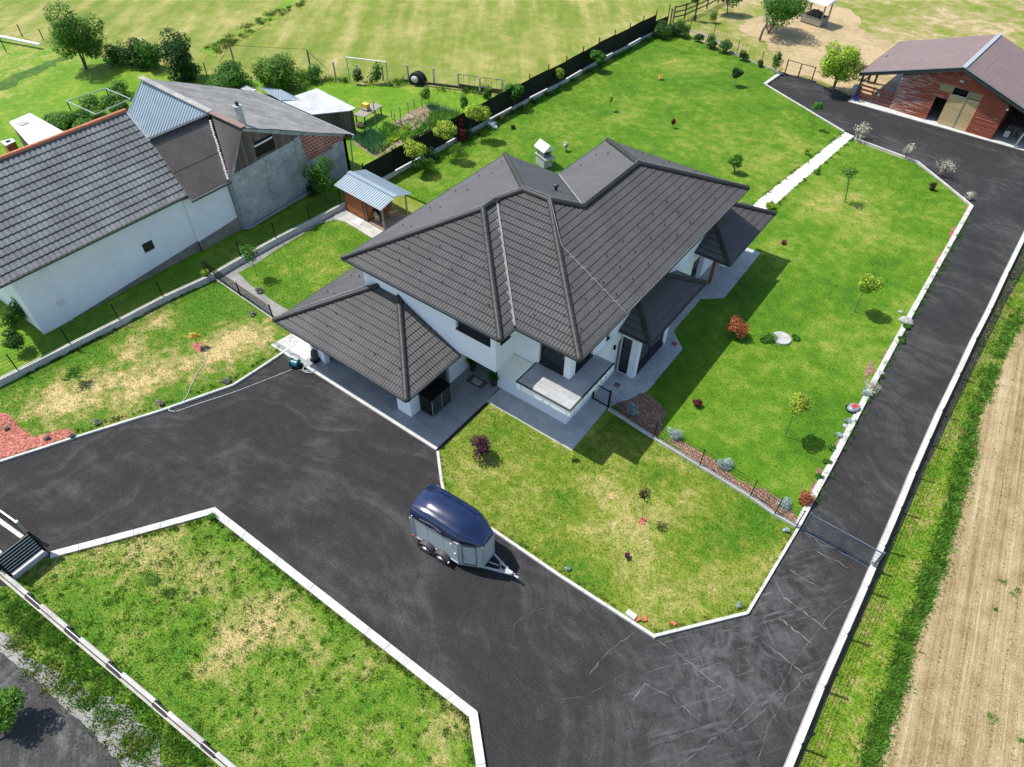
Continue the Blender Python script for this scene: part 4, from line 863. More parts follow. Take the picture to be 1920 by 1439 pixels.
part('plinth', extr_x([(7.6,-.1),(17.76,-.1),(17.76,.66)], -38.4, -38.31).add(*(lambda m_: (m_.v, m_.f))(extr_x([(17.76,-.1),(21.0,-.1),(21.0,.9),(17.76,.66)], -38.4, -38.15))), M['plinth'], N, world=True)
part('downpipe', MB().path([(-38.0,8.9,3.85),(-38.27,8.95,3.5),(-38.27,8.95,.0)], .045, 8), M['plaster'], N, world=True)
part('meter_box', MB().box(-38.35,-38.22,8.75,9.1,1.15,1.5), M['white_sheet'], N, world=True)
# barn with weathered sheet roof
B = thing('neighbour_barn', 'grey block and board barn with weathered sheet roof, blue ribbed side and brick patch', 'barn', (-43, 26, 0))
bw = -37.95; pk = (22.85, 6.42); lo = (30.85, 2.95); lf = (20.95, 3.9)
part('block_wall', extr_x([(20.95,-.1),(30.85,-.1),lo,pk,lf], bw-.25, bw), M['block'], B, world=True)
def px_poly(pts, off, m, name, x0=bw, th=.03):
    q = [gx(x, y, x0+off) for x, y in pts]; part(name, extr_x([(p.y, p.z) for p in q], x0, x0+off), m, B, world=True)
px_poly([(440,326),(454,247),(563,255),(556,259),(553,262)], .03, M['oldboards'], 'board_gable')
px_poly([(563,254),(648,257),(640,263),(585,291),(573,296),(569,280)], .035, M['redbrick'], 'brick_patch')
px_poly([(574,298),(590,290),(625,273),(623,280),(583,301)], .033, M['redbrick'], 'brick_patch')
px_poly([(551,262),(561,254),(574,296),(575,315),(585,318),(570,322),(562,320)], .045, M['stone'], 'concrete_rib')
px_poly([(497,302),(504,300),(522,376),(513,378)], .045, M['stone'], 'concrete_rib')
px_poly([(478,268),(511,253),(517,278),(483,295)], .10, M['black'], 'tarpaulin_panel'); px_poly([(477,274),(510,256),(511,259),(478,277)], .13, M['white_sheet'], 'panel_rail')
rg = (-49.2, 23.15, 6.55); pkf = (-37.7, 22.85, 6.55)
f = compact(roof_face([pkf, rg, (-49.2,31.7,2.8), (-37.7,31.35,2.8)], (-37.7,31.35,2.8), (-49.2,31.7,2.8), course=1.6, rib=.18, amp=.022, step=.015)); part('sheet_roof', f, M['asbestos'], B, world=True)
f = compact(roof_face([rg, (-41.0,22.85,6.55), (-41.0,20.75,4.1), (-46.2,20.75,4.1), (-49.7,21.5,4.35)], (-49.7,21.2,4.1), (-41,20.7,4.1), course=9, rib=.28, amp=.045, step=0, sub=6, prof='box')); part('ribbed_roof', f, M['sheet'], B, world=True)
f = compact(roof_face([(-37.72,20.95,3.95), pkf, (-41.0,22.85,6.55)], (-37.7,20.95,3.95), (-41.0,20.95,3.95), course=9, rib=.16, amp=.025, step=0)); part('corrugated_roof', f, M['brownsheet'], B, world=True)
f = compact(roof_face([(-37.75,18.0,3.72), (-37.75,20.85,3.78), (-41.05,22.6,6.42), (-41.05,18.5,6.42)], (-37.75,18.0,3.75), (-37.75,20.85,3.75), course=1.9, rib=.15, amp=.02, step=.02)); part('corrugated_roof', f, M['brownsheet'], B, world=True)
part('roof_back', MB().add([(-41.05,18.5,6.42),(-41.05,22.6,6.42),(-44.5,20.8,3.9),(-44.5,18.5,3.9)], [(0,1,2,3)]), M['brownsheet'], B, world=True)
part('ridge_flashing', MB().bar((-41.05,18.45,6.5),(-41.05,22.75,6.5),.28,.05), M['anthracite'], B, world=True)
part('ridge_flashing', MB().bar((-41.0,22.87,6.62),(-49.25,23.17,6.62),.4,.05), M['asbestos'], B, world=True)
part('ridge_flashing', MB().bar((-37.65,22.85,6.6),(-40.9,22.87,6.62),.42,.06), mat('rusty_brown_flashing', (.2,.13,.11), .7), B, world=True)
fm = MB(); r_ = random.Random(3)
for i in range(26):
    q = Vector((-37.8,20.85,3.85)).lerp(Vector((-40.6,22.42,6.2)), i/25); fm.ball(q+Vector((r_.uniform(-.02,.02), r_.uniform(-.02,.02), .05)), .085, nu=7, nv=5)
part('foam_seam', fm, M['white_sheet'], B, world=True, smooth=True)
part('old_plaster_wall', wall((-38.2,17.76), (-38.2,20.95), -.1, 3.65), M['plaster_old'], B, world=True)
part('board_gable_back', extr_x([(21.2,0),(30.9,0),(31,2.8),(23.1,6.3)], -49.2, -49.0), M['oldboards'], B, world=True)
part('side_wall', MB().box(-49.1,-37.95,30.6,30.85,-.1,2.85), M['block'], B, world=True)
part('rear_wall', MB().box(-49.1,-38.2,20.9,21.1,-.1,4.0), M['block'], B, world=True)
part('drainpipe', MB().path([(-37.8,20.9,3.6),(-37.85,21.02,3.2),(-37.85,21.02,.1),(-37.7,21.3,.06),(-37.6,29.5,.5)], .06, 8), M['sheet'], B, world=True)
part('drainpipe', MB().path([(-37.6,31.3,2.7),(-37.75,31.1,2.3),(-37.8,31.0,.0)], .05, 8), M['galv'], B, world=True)
part('gutter', MB().bar((-37.62,31.4,2.72),(-49,31.75,2.72),.12,.1), M['galv'], B, world=True)
part('gutter', MB().bar((-37.65,18.0,3.66),(-37.65,20.9,3.68),.11,.1), M['anthracite'], B, world=True)
chm = Vector((-38.6,23.4,6.2)); ch = part('chimney', MB().box(chm.x-.17,chm.x+.17,chm.y-.17,chm.y+.17,5.9,7.45).box(chm.x-.24,chm.x+.24,chm.y-.24,chm.y+.24,7.45,7.5), M['galv'], B, world=True)
part('flue_pipe', MB().tube(chm+Vector((0,0,1.3)), chm+Vector((0,0,1.55)), .11, n=14), M['anthracite'], ch, world=True)
# white shed roof and hutch at the far left, behind the tiled house
sw = [g(17,229,2.2), g(56,212,2.2), g(124,250,2.2), g(60,278,2.2)]
t = thing('garden_shed', 'low shed with flat white roof behind the tiled neighbouring house', 'shed', (sw[0].x, sw[0].y, 0))
part('roof', MB().prism([p[:2] for p in sw], 2.12, 2.2), M['white_sheet'], t, world=True)
c_ = sum(sw, Vector())/4; part('wall', MB().prism([tuple((p.lerp(c_, .08))[:2]) for p in sw], 0, 2.12), M['wood_dark'], t, world=True)
part('roof_hatch', MB().prism([p[:2] for p in (g(30,232,2.25), g(50,226,2.25), g(55,230,2.25), g(40,236,2.25))], 2.2, 2.25), M['stone'], t, world=True)
hb = [g(0,265,1.6), g(22,259,1.6), g(29,264,1.6), g(10,273,1.6)]
t = thing('outdoor_oven', 'small brick outdoor oven with white top and flue hole at the far left', 'oven', (hb[0].x, hb[0].y, 0))
c_ = sum(hb, Vector())/4; part('body', MB().prism([tuple((p.lerp(c_, .1))[:2]) for p in hb], 0, 1.5), M['brickred'], t, world=True); part('top_slab', MB().prism([p[:2] for p in hb], 1.5, 1.58), M['white_sheet'], t, world=True)
part('flue_hole', MB().prism([tuple((p.lerp(c_, .6))[:2]) for p in hb], 1.58, 1.62), M['black'], t, world=True)
# white tarp shed and lean-to
tc = [g(526,189,2.1), g(594,166,2.5), g(667,203,2.3), g(655,208,2.15), g(585,215,2.0)]
t = thing('tarp_shed', 'old board shed with sagging pale tarp roof behind the barn', 'shed', (tc[0].x, tc[0].y, 0))
rr_ = MB(); cc = sum(tc, Vector())/5-Vector((0,0,.12)); rr_.add(tc+[cc]+[p-Vector((0,0,.07)) for p in tc], [(0,1,5),(1,2,5),(2,3,5),(3,4,5),(4,0,5),(0,6,7,1),(1,7,8,2),(2,8,9,3),(3,9,10,4),(4,10,6,0),(10,9,8,7,6)])
part('roof', rr_, M['pool'], t, world=True)
part('wall', MB().prism([tuple((p.lerp(cc, .1))[:2]) for p in tc], 0, 2.0), M['oldboards'], t, world=True)
bc = [g(487,171,2.2), g(527,169,2.5), g(566,184,2.4), g(527,190,2.1)]
t = thing('lean_to', 'blue grey ribbed metal lean-to roof between barn and tarp shed', 'shed', (bc[0].x, bc[0].y, 0))
part('roof', compact(roof_face(bc, bc[3], bc[2], course=9, rib=.25, amp=.03, step=0)), M['sheet'], t, world=True)
part('wall', MB().prism([tuple((p.lerp(sum(bc, Vector())/4, .1))[:2]) for p in bc], 0, 2.05), M['wood_dark'], t, world=True)
wc = [g(451,166,2.0), g(462,160,2.3), g(481,168,2.0), g(470,172,1.9)]
t = thing('white_hut', 'tiny hut with white roof peeping over the weathered barn roof', 'shed', (wc[0].x, wc[0].y, 0))
part('roof', MB().add(wc+[p-Vector((0,0,.06)) for p in wc], [(0,1,2,3),(7,6,5,4),(0,4,5,1),(1,5,6,2),(2,6,7,3),(3,7,4,0)]), M['white_sheet'], t, world=True); part('wall', MB().prism([tuple((p.lerp(sum(wc, Vector())/4, .12))[:2]) for p in wc], 0, 1.85), M['wood_dark'], t, world=True)

# ================================================================== STABLE (red barn)
a0 = Vector((-8.64, 67.8, 0)); rzb = -R(4.58)
SB = thing('red_stable', 'red board stable with mauve metal gable roof and pale sliding doors', 'barn', a0, rzb)
ub = Vector((math.cos(rzb), math.sin(rzb), 0)); nb_ = Vector((-math.sin(rzb), math.cos(rzb), 0))
def bp(cx, cy):                                           # crop pixel -> (along, height) on the front wall
    px, py = 1580+cx/5.647, 40+cy/5.647; r = Vector(ray(px, py)); t_ = (nb_.dot(a0-Vector((0,0,CZ))))/nb_.dot(r); q = Vector((0,0,CZ))+r*t_; return ((q-a0).dot(ub), q.z)
M['redboards'] = board_mat('peeling_red_boards', (.25,.06,.028), 500, 2, .5, (.50,.42,.36), .52)
M['paleboards'] = board_mat('new_pale_boards', (.52,.38,.18), 500, 2, .3)
M['greenboards'] = board_mat('olive_brown_boards', (.26,.22,.10), .2, 1, .2)
hl = 2.93; xp, zp = 4.25, 4.50; xr_ = 8.47
def gable_z(x): return hl+(zp-hl)*x/xp if x < xp else zp-(zp-2.9)*(x-xp)/(xr_-xp)
d0 = bp(880,1035)[0]; d1 = bp(1000,1065)[0]; d2 = bp(1165,1120)[0]; d3 = bp(1300,1160)[0]
dt = bp(1000,800)[1]; dt2 = 2.5; bt = 3.05
pm = MB(); r_ = random.Random(8); z = 0.0
while z < zp:
    zz = z+.128; xa = 0 if zz < hl else (zz-hl)/(zp-hl)*xp; xb = xr_ if zz < 2.9 else xr_-(zz-2.9)/(zp-2.9)*(xr_-xp)
    holes = [(d0, d3)] if z < bt else []
    seg = [(xa, d0), (d3, xb)] if holes else [(xa, xb)]
    for s0, s1 in seg:
        if s1-s0 > .05:
            o_ = r_.uniform(-.008, .008); pm.add([(s0, o_-.05, z), (s1, o_-.05, z), (s1, o_, z+.100), (s0, o_, z+.100), (s0, .03, z), (s1, .03, z), (s1, .03, z+.100), (s0, .03, z+.100)], [(0,1,2,3),(4,0,3,7),(1,5,6,2),(3,2,6,7),(0,4,5,1),(5,4,7,6)])
    z += .128
part('front_wall', pm, M['redboards'], SB)
part('wall_backing', MB().add([(x, y, z) for y in (.05, .08) for x, z in ((0,0),(d0,0),(d0,bt),(d3,bt),(d3,0),(xr_,0),(xr_,2.85),(xp,zp-.05),(0,hl-.03))], [(0,1,2,8),(2,3,7,8),(3,4,5,6),(3,6,7),(17,11,10,9),(17,16,12,11),(15,14,13,12),(16,15,12)]), M['wood_dark'], SB)
bk = [(0,-.02),(xr_,-.02),(xr_,2.85),(xp,zp-.1),(0,hl-.05)]
part('rear_wall', MB().add([(x,9.0,z) for x,z in bk]+[(x,9.1,z) for x,z in bk], [(4,3,2,1,0),(5,6,7,8,9),(0,1,6,5),(1,2,7,6),(2,3,8,7),(3,4,9,8),(4,0,5,9)]), M['redboards'], SB)
part('side_wall', MB().box(0,.08,.07,9,0,hl-.05), M['redboards'], SB); part('side_wall', MB().box(xr_-.08,xr_,.07,9,0,2.8), M['redboards'], SB)
for (u0, u1) in ((d1, d2-.02), (d2, d3)):
    dm = MB(); z = .02
    while z < dt2-.1: dm.box(u0, u1, -.02+r_.uniform(-.006,.006), .01, z, z+.100); z += .124
    part('sliding_door', dm, M['paleboards'], SB); part('door_backing', MB().box(u0+.01, u1-.01, .03, .05, .02, dt2-.05), M['wood_dark'], SB)
part('door_rail', MB().box(d2-.06, d2+.0, -.07, -.03, 0, 3.0).box(d1+.3, d2, -.07,-.03,2.47,2.53), M['galv'], SB)
part('transom_board', MB().box(d0, d0+(d1-d0)*1.12, -.03, .03, dt2+.05, bt), M['greenboards'], SB); part('transom_board', MB().box(d2, d3, -.03, .03, dt2+.05, bt), M['greenboards'], SB)
part('lintel_boards', MB().box(d0, d1, -.01, .05, dt, dt2+.05), M['redboards'], SB)
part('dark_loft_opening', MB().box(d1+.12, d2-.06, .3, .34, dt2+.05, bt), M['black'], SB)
pz, sl_ = 4.76, .326; ov = -.45; back = 9.6; le, re = xp+3.35*0-7.6, xp+7.7
for sgn, xe in ((-1, le), (1, re)):
    ze = pz-abs(xe-xp)*sl_; P4 = [(xp, ov, pz), (xe, ov, ze), (xe, back, ze), (xp, back, pz)]
    f = compact(roof_face(P4, P4[1], P4[2], course=.42, rib=.22, amp=.012, step=.012)); rp = part('roof', f, M['mauve'], SB)
    part('roof_deck', MB().add([(x, y, z-.03) for x, y, z in P4]+[(x, y, z-.12) for x, y, z in P4], [(0,1,2,3),(7,6,5,4),(0,4,5,1),(1,5,6,2),(2,6,7,3),(3,7,4,0)]), M['wood_dark'], rp)
    part('barge_board', MB().bar((xp, ov-.02, pz-.1), (xe, ov-.02, ze-.1), .05, .34), M['anthracite'], rp); part('verge_strip', MB().bar((xp, ov-.02, pz+.05), (xe, ov-.02, ze+.05), .12, .03), M['galv'], rp)
    part('gutter', MB().bar((xe, ov, ze-.06), (xe, back, ze-.06), .12, .12), M['anthracite'], rp)
part('ridge_cap', MB().bar((xp, ov-.02, pz+.04), (xp, back+.02, pz+.04), .34, .05), M['galv'], SB)
part('gable_lamp', MB().box(4.35,4.65,-.14,-.04,3.55,3.72), M['galv'], SB); part('wall_lamp', MB().box(.02,.16,-.14,-.03,2.55,2.7), M['stripe'], SB); part('wall_lamp', MB().box(xr_-.05,xr_+.1,-.14,-.03,2.45,2.6), M['stripe'], SB)
for x, y in ((-3.05,-.1),(-3.05,4.5),(-3.05,9.0)): part('corner_post', MB().bar((x,y,0),(x,y,2.3),.16,.16).bar((x,y,1.4),(x+.7,y,2.35),.1,.1), M['wood_dark'], SB)
for x, y in ((10.6,-.1),(10.6,4.5),(10.6,9.0)): part('steel_post', MB().bar((x-.3,y,0),(x,y,2.75),.14,.14), M['galv'], SB)
part('lean_to_wall', MB().box(8.5,11.6,8.9,9.0,0,2.7).box(11.5,11.6,0,9,0,2.3), M['wood_dark'], SB)
# corral rails on the left of the stable
ct = thing('corral_fence', 'short red brown rail fence closing the open bay left of the stable wall', 'fence', a0+ub*-2.95, rzb)
for z in (.18,.52,.86,1.2): part('rail', MB().bar((0,0,z),(2.9,0,z),.04,.15), mat('red_brown_rail', (.26,.055,.03), .8, var=.4, scale=5), ct)
for x in (.05,1.15,2.0,2.8): part('post', MB().bar((x,.06,0),(x,.06,1.3),.09,.09), M['wood_dark'], ct)
solo('hay_tool', MB().bar((0,0,0),(.18,.0,1.4),.03,.03), M['wood_post'], 'thin wooden fork handle leaning on the red brown corral rails', 'tool', tuple(a0+ub*-1.75+nb_*-.12), world=False)
solo('work_gloves', MB().ball((0,-.06,.0),.12,.06,.14,8,6).ball((-.3,-.06,.32),.1,.06,.1,8,6), M['stone'], 'pale gloves hung on the red brown corral rails', 'gloves', tuple(a0+ub*-1.25+nb_*-.05+Vector((0,0,.85))), world=False)
solo('water_barrel', MB().lathe([(.3,0),(.34,.2),(.34,.75),(.3,.9),(.02,.92)], n=16), M['galv'], 'grey barrel standing at the corner post of the stable', 'barrel', tuple(g(1601,179)), world=False, smooth=True)
solo('blue_bucket', MB().lathe([(.13,0),(.19,.34),(.2,.35),(.17,.34),(.11,.03)], n=14), M['blue'], 'dark blue bucket on the apron beside the corral', 'bucket', tuple(g(1603,187)), world=False)
solo('white_canister', MB().box(-.2,.2,-.14,.14,0,.45).tube((0,0,.45),(0,0,.52),.05), M['stripe'], 'white canister under the right hand lean-to of the stable', 'canister', tuple(g(1885,256)), world=False)
pt = thing('pallet_stack', 'stack of grey wooden pallets in the dark right bay of the stable', 'pallets', a0+ub*9.6+nb_*2.2, rzb)
for k in range(4):
    pm = MB()
    for i in range(5): pm.box(-.6,.6,-.4+i*.18,-.4+i*.18+.1,k*.15+.1,k*.15+.12)
    for i in (-.55,0,.45): pm.box(i,i+.1,-.4,.42,k*.15,k*.15+.1)
    part('pallet', pm, M['wood_post'], pt)

# feeding rack with little roof
fr = thing('feeding_rack', 'wooden hay feeding rack with small white roof in the sandy paddock', 'feeding rack', g(1525, 44, -.07), R(-12))
part('trough', MB().box(-1.2,1.2,-.75,-.68,.1,.85).box(-1.2,1.2,.68,.75,.1,.85).box(-1.2,-1.13,-.68,.68,.1,.85).box(1.13,1.2,-.68,.68,.1,.85).box(-1.13,1.13,-.68,.68,.1,.2), M['wood_post'], fr)
for x in (-1.15,1.15):
    for y in (-.7,.7): part('post', MB().bar((x,y,0),(x,y,2.4),.12,.12), M['wood_post'], fr)
part('roof', MB().add([(-1.5,-1.2,2.3),(1.5,-1.2,2.3),(1.5,1.2,2.3),(-1.5,1.2,2.3),(-1.5,0,2.65),(1.5,0,2.65)], [(3,2,1,0),(0,1,5,4),(2,3,4,5),(1,2,5),(3,0,4)]), M['white_sheet'], fr)
hy = MB().ball((0,0,.75),.95,.6,.62,14,9); r_ = random.Random(2); hy.v = [(x*r_.uniform(.9,1.08), y*r_.uniform(.9,1.08), z*r_.uniform(.92,1.08)) for x, y, z in hy.v]
tagp(solo('hay_pile', hy, M['straw'], 'dark heap of hay inside the wooden feeding rack', 'hay', tuple(g(1525,44,-.07)), world=False, rz=R(-12)))

# ================================================================== KENNEL
KN = thing('dog_kennel', 'stained timber dog kennel with blue grey ribbed gable roof and deck', 'kennel', (-34.23, 26.85, 0), -R(4))
kl = 4.0
part('cabin', MB().box(0,2.3,.0,2.05,.08,1.72), board_mat('stained_kennel_boards', (.33,.105,.03), .14, 2, .25), KN)
part('cabin_base', MB().box(-.05,2.32,-.03,2.1,0,.09), M['wood_dark'], KN)
for bx_ in ((-.03,.06,-.03,.02), (2.24,2.33,-.03,.06), (1.95,2.02,-.03,.0)): part('corner_trim', MB().box(*bx_,.08,1.75), M['wood_dark'], KN)
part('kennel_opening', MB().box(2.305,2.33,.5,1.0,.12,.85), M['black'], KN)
part('deck', MB().box(2.33,4.0,-.02,2.2,.02,.12), M['deck'], KN)
for x, y in ((3.95,.02),(3.95,2.15),(2.4,2.15)): part('post', MB().bar((x,y,0),(x,y,1.8),.09,.09), M['wood_post'], KN)
Z0, Z1 = 1.80, 2.2
for ya, yb in ((-.22, 1.2), (2.62, 1.2)):
    P4 = [(-.65,ya,Z0),(4.1,ya,Z0),(4.1,yb,Z1),(-.65,yb,Z1)]; part('roof', compact(roof_face(P4, P4[0], P4[1], course=9, rib=.2, amp=.035, step=0, sub=6, prof='box')), M['sheet'], KN)
part('ridge_cap', MB().bar((-.7,1.2,Z1+.03),(4.13,1.2,Z1+.03),.32,.05), M['sheet'], KN)
part('gable_boards', MB().add([(2.31,0,1.7),(2.31,2.05,1.7),(2.31,1.2,2.12),(2.25,0,1.7),(2.25,2.05,1.7),(2.25,1.2,2.12)], [(0,1,2),(5,4,3),(0,3,4,1),(1,4,5,2),(2,5,3,0)]), M['wood_orange'], KN)
sheet('kennel_step', g2([(660,417),(672,409),(684,415),(673,424)]), .05, M['whitepath'], .05)

# ================================================================== ANIMALS
def skin(name, nodes, edges, m, parent, loc=(0,0,0)):
    me = bpy.data.meshes.new(name); bm = bmesh.new(); ly = bm.verts.layers.skin.verify(); vs = []
    for (x, y, z, r) in nodes:
        v = bm.verts.new((x, y, z)); v[ly].radius = (r, r) if not isinstance(r, tuple) else r; vs.append(v)
    for i, j in edges: bm.edges.new((vs[i], vs[j]))
    vs[0][ly].use_root = True; bm.to_mesh(me); bm.free(); me.materials.append(m)
    o = bpy.data.objects.new(name, me); COL.link(o); o.parent = parent; o.location = loc
    o.modifiers.new('Skin', 'SKIN').use_smooth_shade = True; sb = o.modifiers.new('Sub', 'SUBSURF'); sb.levels = 2; sb.render_levels = 2; return o
def quad_animal(name, label, cat, loc, rz, s, m, head=(.62, .62), tail=True, neck=.1, leg=.028, body=.12, long=.5, step=.03):
    """a four-legged body as one skinned surface; s = shoulder height in metres, +x is forward"""
    t = thing(name, label, cat, loc, rz); H_ = s; b = body*s/.5; l = leg*s/.5; ln = long*s/.5
    n = [(0,0,.80*H_,b*.85),(-.5*ln,0,.84*H_,b*.85),(-.62*ln,0,.86*H_,b*.6),(.42*ln,0,.80*H_,b),(.55*ln,0,.9*H_,b*.72),
         (.55*ln+neck*s*.9,0,head[0]*H_*1.35,b*.5),(.55*ln+neck*s*1.5,0,head[1]*H_*1.5,b*.45),(.55*ln+neck*s*1.5+.2*s,0,head[1]*H_*1.5-.1*s,b*.27)]
    E_ = [(0,1),(1,2),(0,3),(3,4),(4,5),(5,6),(6,7)]
    for sy in (-1, 1):
        k = len(n); dx = step*sy*s/.5
        n += [(-.55*ln,sy*b*.75,.66*H_,b*.5),(-.50*ln+dx,sy*b*.8,.42*H_,l*1.3),(-.62*ln+dx,sy*b*.8,.27*H_,l),(-.58*ln+dx,sy*b*.8,.03*H_,l*.9)]; E_ += [(1,k),(k,k+1),(k+1,k+2),(k+2,k+3)]
        k = len(n); n += [(.42*ln,sy*b*.7,.6*H_,b*.42),(.42*ln-dx,sy*b*.75,.32*H_,l*1.05),(.43*ln-dx,sy*b*.75,.03*H_,l*.9)]; E_ += [(3,k),(k,k+1),(k+1,k+2)]
    if tail: k = len(n); n += [(-.72*ln,0,.8*H_,l*.9),(-.8*ln,0,.6*H_,l*.8),(-.82*ln,0,.4*H_,l*.6)]; E_ += [(2,k),(k,k+1),(k+1,k+2)]
    skin('body', n, E_, m, t)
    hx, hz = n[6][0], n[6][2]
    for sy in (-1, 1): part('ear', MB().lathe([(.04*s/.5,0),(.03*s/.5,.05*s/.5),(.003,.1*s/.5)], (hx-.02*s, sy*b*.3, hz+b*.3), n=7), m, t)
    return t
quad_animal('dog', 'cream and tan dog standing at the front edge of the kennel deck', 'dog', tuple(g(706,412,.12)), R(150), .5, M['fur_cream'])
quad_animal('dog', 'tan dog standing before the kennel opening, behind the cream dog', 'dog', tuple(g(709,402,.12)), R(60), .48, M['fur_tan'])
quad_animal('dog', 'reddish tan dog alone in the middle of the kennel deck', 'dog', tuple(g(739,406,.12)), R(-100), .5, M['fur_tan'])
quad_animal('horse', 'dark brown horse standing under the left eave of the stable', 'horse', tuple(g(1616,152,-.07)), R(-2), 1.45, M['fur_brown'], head=(.98,1.05), neck=.28, leg=.024, body=.1, long=.44)

# ================================================================== HORSE TRAILER
T = thing('horse_trailer', 'grey two axle horse trailer with glossy dark blue roof parked on the driveway', 'trailer', (-11.30, 11.18, ZA), R(3.3))
def loft(secs, closed=True):
    mb = MB(); n = len(secs[0]); V = [p for s_ in secs for p in s_]; Fs = []
    for j in range(len(secs)-1):
        for i in range(n if closed else n-1): Fs.append((j*n+i, (j+1)*n+i, (j+1)*n+(i+1)%n, j*n+(i+1)%n))
    Fs += [tuple(range(n)), tuple(range((len(secs)-1)*n, len(secs)*n))[::-1]]
    return mb.add(V, Fs)
zb, zs = .42, 2.02                                        # floor, top of the aluminium panels
plan = [(-1.32,.84),(1.05,.84),(2.0,.40)]                 # rear, shoulder, nose half-widths
base = [(x,-w_) for x, w_ in plan]+[(x,w_) for x, w_ in reversed(plan)]
part('body', MB().prism(base, zb, zs), M['alu'], T)
fm = MB()
for (x, y) in base: fm.bar((x*1.003,y*1.008,zb-.03),(x*1.003,y*1.008,zs+.01),.05,.05)
for i in range(6):
    a, b = base[i], base[(i+1)%6]; fm.bar((*a,zs+.0),(*b,zs+.0),.045,.05); fm.bar((*a,zb),(*b,zb),.05,.08)
part('frame_trim', fm, M['galv'], T)
seam = MB()
for x in (-.5,.3): 
    for s_ in (-1,1): seam.box(x,x+.006,s_*.842-.001,s_*.842+.001,zb,zs)
part('panel_seam', seam, M['anthracite'], T)
# side door on the tapered flank
da, db_ = Vector((1.12,-.822,0)), Vector((1.92,-.452,0)); dn = Vector((.37,-.80,0)).normalized()*-1
dd_ = (db_-da).normalized(); nn = Vector((dd_.y,-dd_.x,0))*.012
part('groom_door', MB().bar(da+dd_*.12+nn+Vector((0,0,zb+.08)), da+dd_*.12+nn+Vector((0,0,zs-.08)), .02,.02).bar(da+dd_*.70+nn+Vector((0,0,zb+.08)), da+dd_*.70+nn+Vector((0,0,zs-.08)), .02,.02).bar(da+dd_*.12+nn+Vector((0,0,zb+.08)), da+dd_*.70+nn+Vector((0,0,zb+.08)), .02,.02).bar(da+dd_*.12+nn+Vector((0,0,zs-.08)), da+dd_*.70+nn+Vector((0,0,zs-.08)), .02,.02), M['anthracite'], T)
part('door_handle', MB().bar(da+dd_*.2+nn*2+Vector((0,0,.95)), da+dd_*.2+nn*2+Vector((0,0,1.07)), .03,.04), M['galv'], T)
for q in ((.9,-.86,1.1),(2.02,.1,1.35),(.72,-.86,1.7)): part('latch', MB().box(q[0]-.03,q[0]+.03,q[1]-.02,q[1]+.02,q[2]-.04,q[2]+.04), M['stripe'], T)
# moulded roof shell
def sec(x, hw, top, side, r=.62):
    dz = side-zs; pts = [(-1,zs-.02),(-.985,zs+.3*dz),(-.93,zs+.62*dz),(-.83,zs+.86*dz),(-.70,side),(-.70,side)]
    o = [(x, a*hw, z) for a, z in pts]
    for k in range(1, 10):
        a = -1+2*k/10; zz = side+(top-side)*(1-abs(a)**2.0); o.append((x, a*hw*.70, zz))
    return o+[(x, -a*hw, z) for a, z in reversed(pts)]
S_ = [sec(-1.42,.85,2.64,2.50), sec(-1.38,.865,2.68,2.53), sec(-.6,.875,2.74,2.58), sec(.3,.875,2.74,2.57), sec(.9,.865,2.68,2.50), sec(1.15,.82,2.61,2.44), sec(1.5,.66,2.46,2.34), sec(1.78,.53,2.32,2.24), sec(1.95,.45,2.20,2.14), sec(2.03,.41,2.09,2.05)]
part('roof_shell', loft(S_), M['navy'], T, smooth=True)
pin = MB()
for s_ in (-1, 1): pin.path([(-.85,s_*.87,2.22),(-.2,s_*.85,2.3),(.25,s_*.87,2.2)], .006, 4)
part('side_vent', pin, M['galv'], T)
for s_ in (-1, 1): part('side_window', MB().add([(1.16,s_*.832,2.10),(1.66,s_*.60,2.08),(1.64,s_*.60,2.15),(1.17,s_*.822,2.20)], [(0,1,2,3)]), M['glass'], T)
# rear ramp with gas struts
part('rear_ramp', MB().box(-1.40,-1.33,-.8,.8,.35,1.95), M['alu'], T)
for s_ in (-.82, .82): 
    part('ramp_strut', MB().tube((-1.42,s_,.5),(-1.36,s_,1.95),.022).tube((-1.46,s_,.45),(-1.46,s_*1.01,1.75),.03).tube((-1.5,s_,.45),(-1.38,s_,.4),.035), M['galv'], T)
    part('rear_lamp', MB().box(-1.46,-1.38,s_-.06,s_+.06,.34,.46), M['red'], T)
# wheels, axles, mudguards
for s_ in (-1, 1):
    for x in (-.56, .26):
        wh = part('wheel', MB().lathe([(.16,-.085),(.29,-.085),(.32,-.05),(.32,.05),(.29,.085),(.16,.085)], n=26), M['rubber'], T)
        for v in wh.data.vertices: v.co = Vector((v.co.x+x, v.co.z*s_+s_*.98, v.co.y+.32))
        rim = part('rim', MB().lathe([(.02,.03),(.06,.05),(.07,.02),(.15,.045),(.19,.09),(.2,.092)], n=22), M['galv'], wh, smooth=True)
        for v in rim.data.vertices: v.co = Vector((v.co.x+x, v.co.z*s_+s_*.98, v.co.y+.32))
        gm_ = MB(); k_ = 14; vs = []
        for i in range(k_+1):
            a = R(-12)+R(200)*i/k_; c_, sn = math.cos(a), math.sin(a)
            vs += [(x+.36*c_, s_*.86, .32+.36*sn), (x+.40*c_, s_*.86, .32+.40*sn), (x+.40*c_, s_*1.08, .32+.40*sn), (x+.36*c_, s_*1.08, .32+.36*sn)]
        gm_.add(vs, [(i*4+j, (i+1)*4+j, (i+1)*4+(j+1)%4, i*4+(j+1)%4) for i in range(k_) for j in range(4)]+[(0,1,2,3),(k_*4+3,k_*4+2,k_*4+1,k_*4)])
        part('mudguard', gm_, M['plastic'], T, smooth=False)
part('axle', MB().tube((-.56,-.95,.32),(-.56,.95,.32),.04).tube((.26,-.95,.32),(.26,.95,.32),.04), M['anthracite'], T)
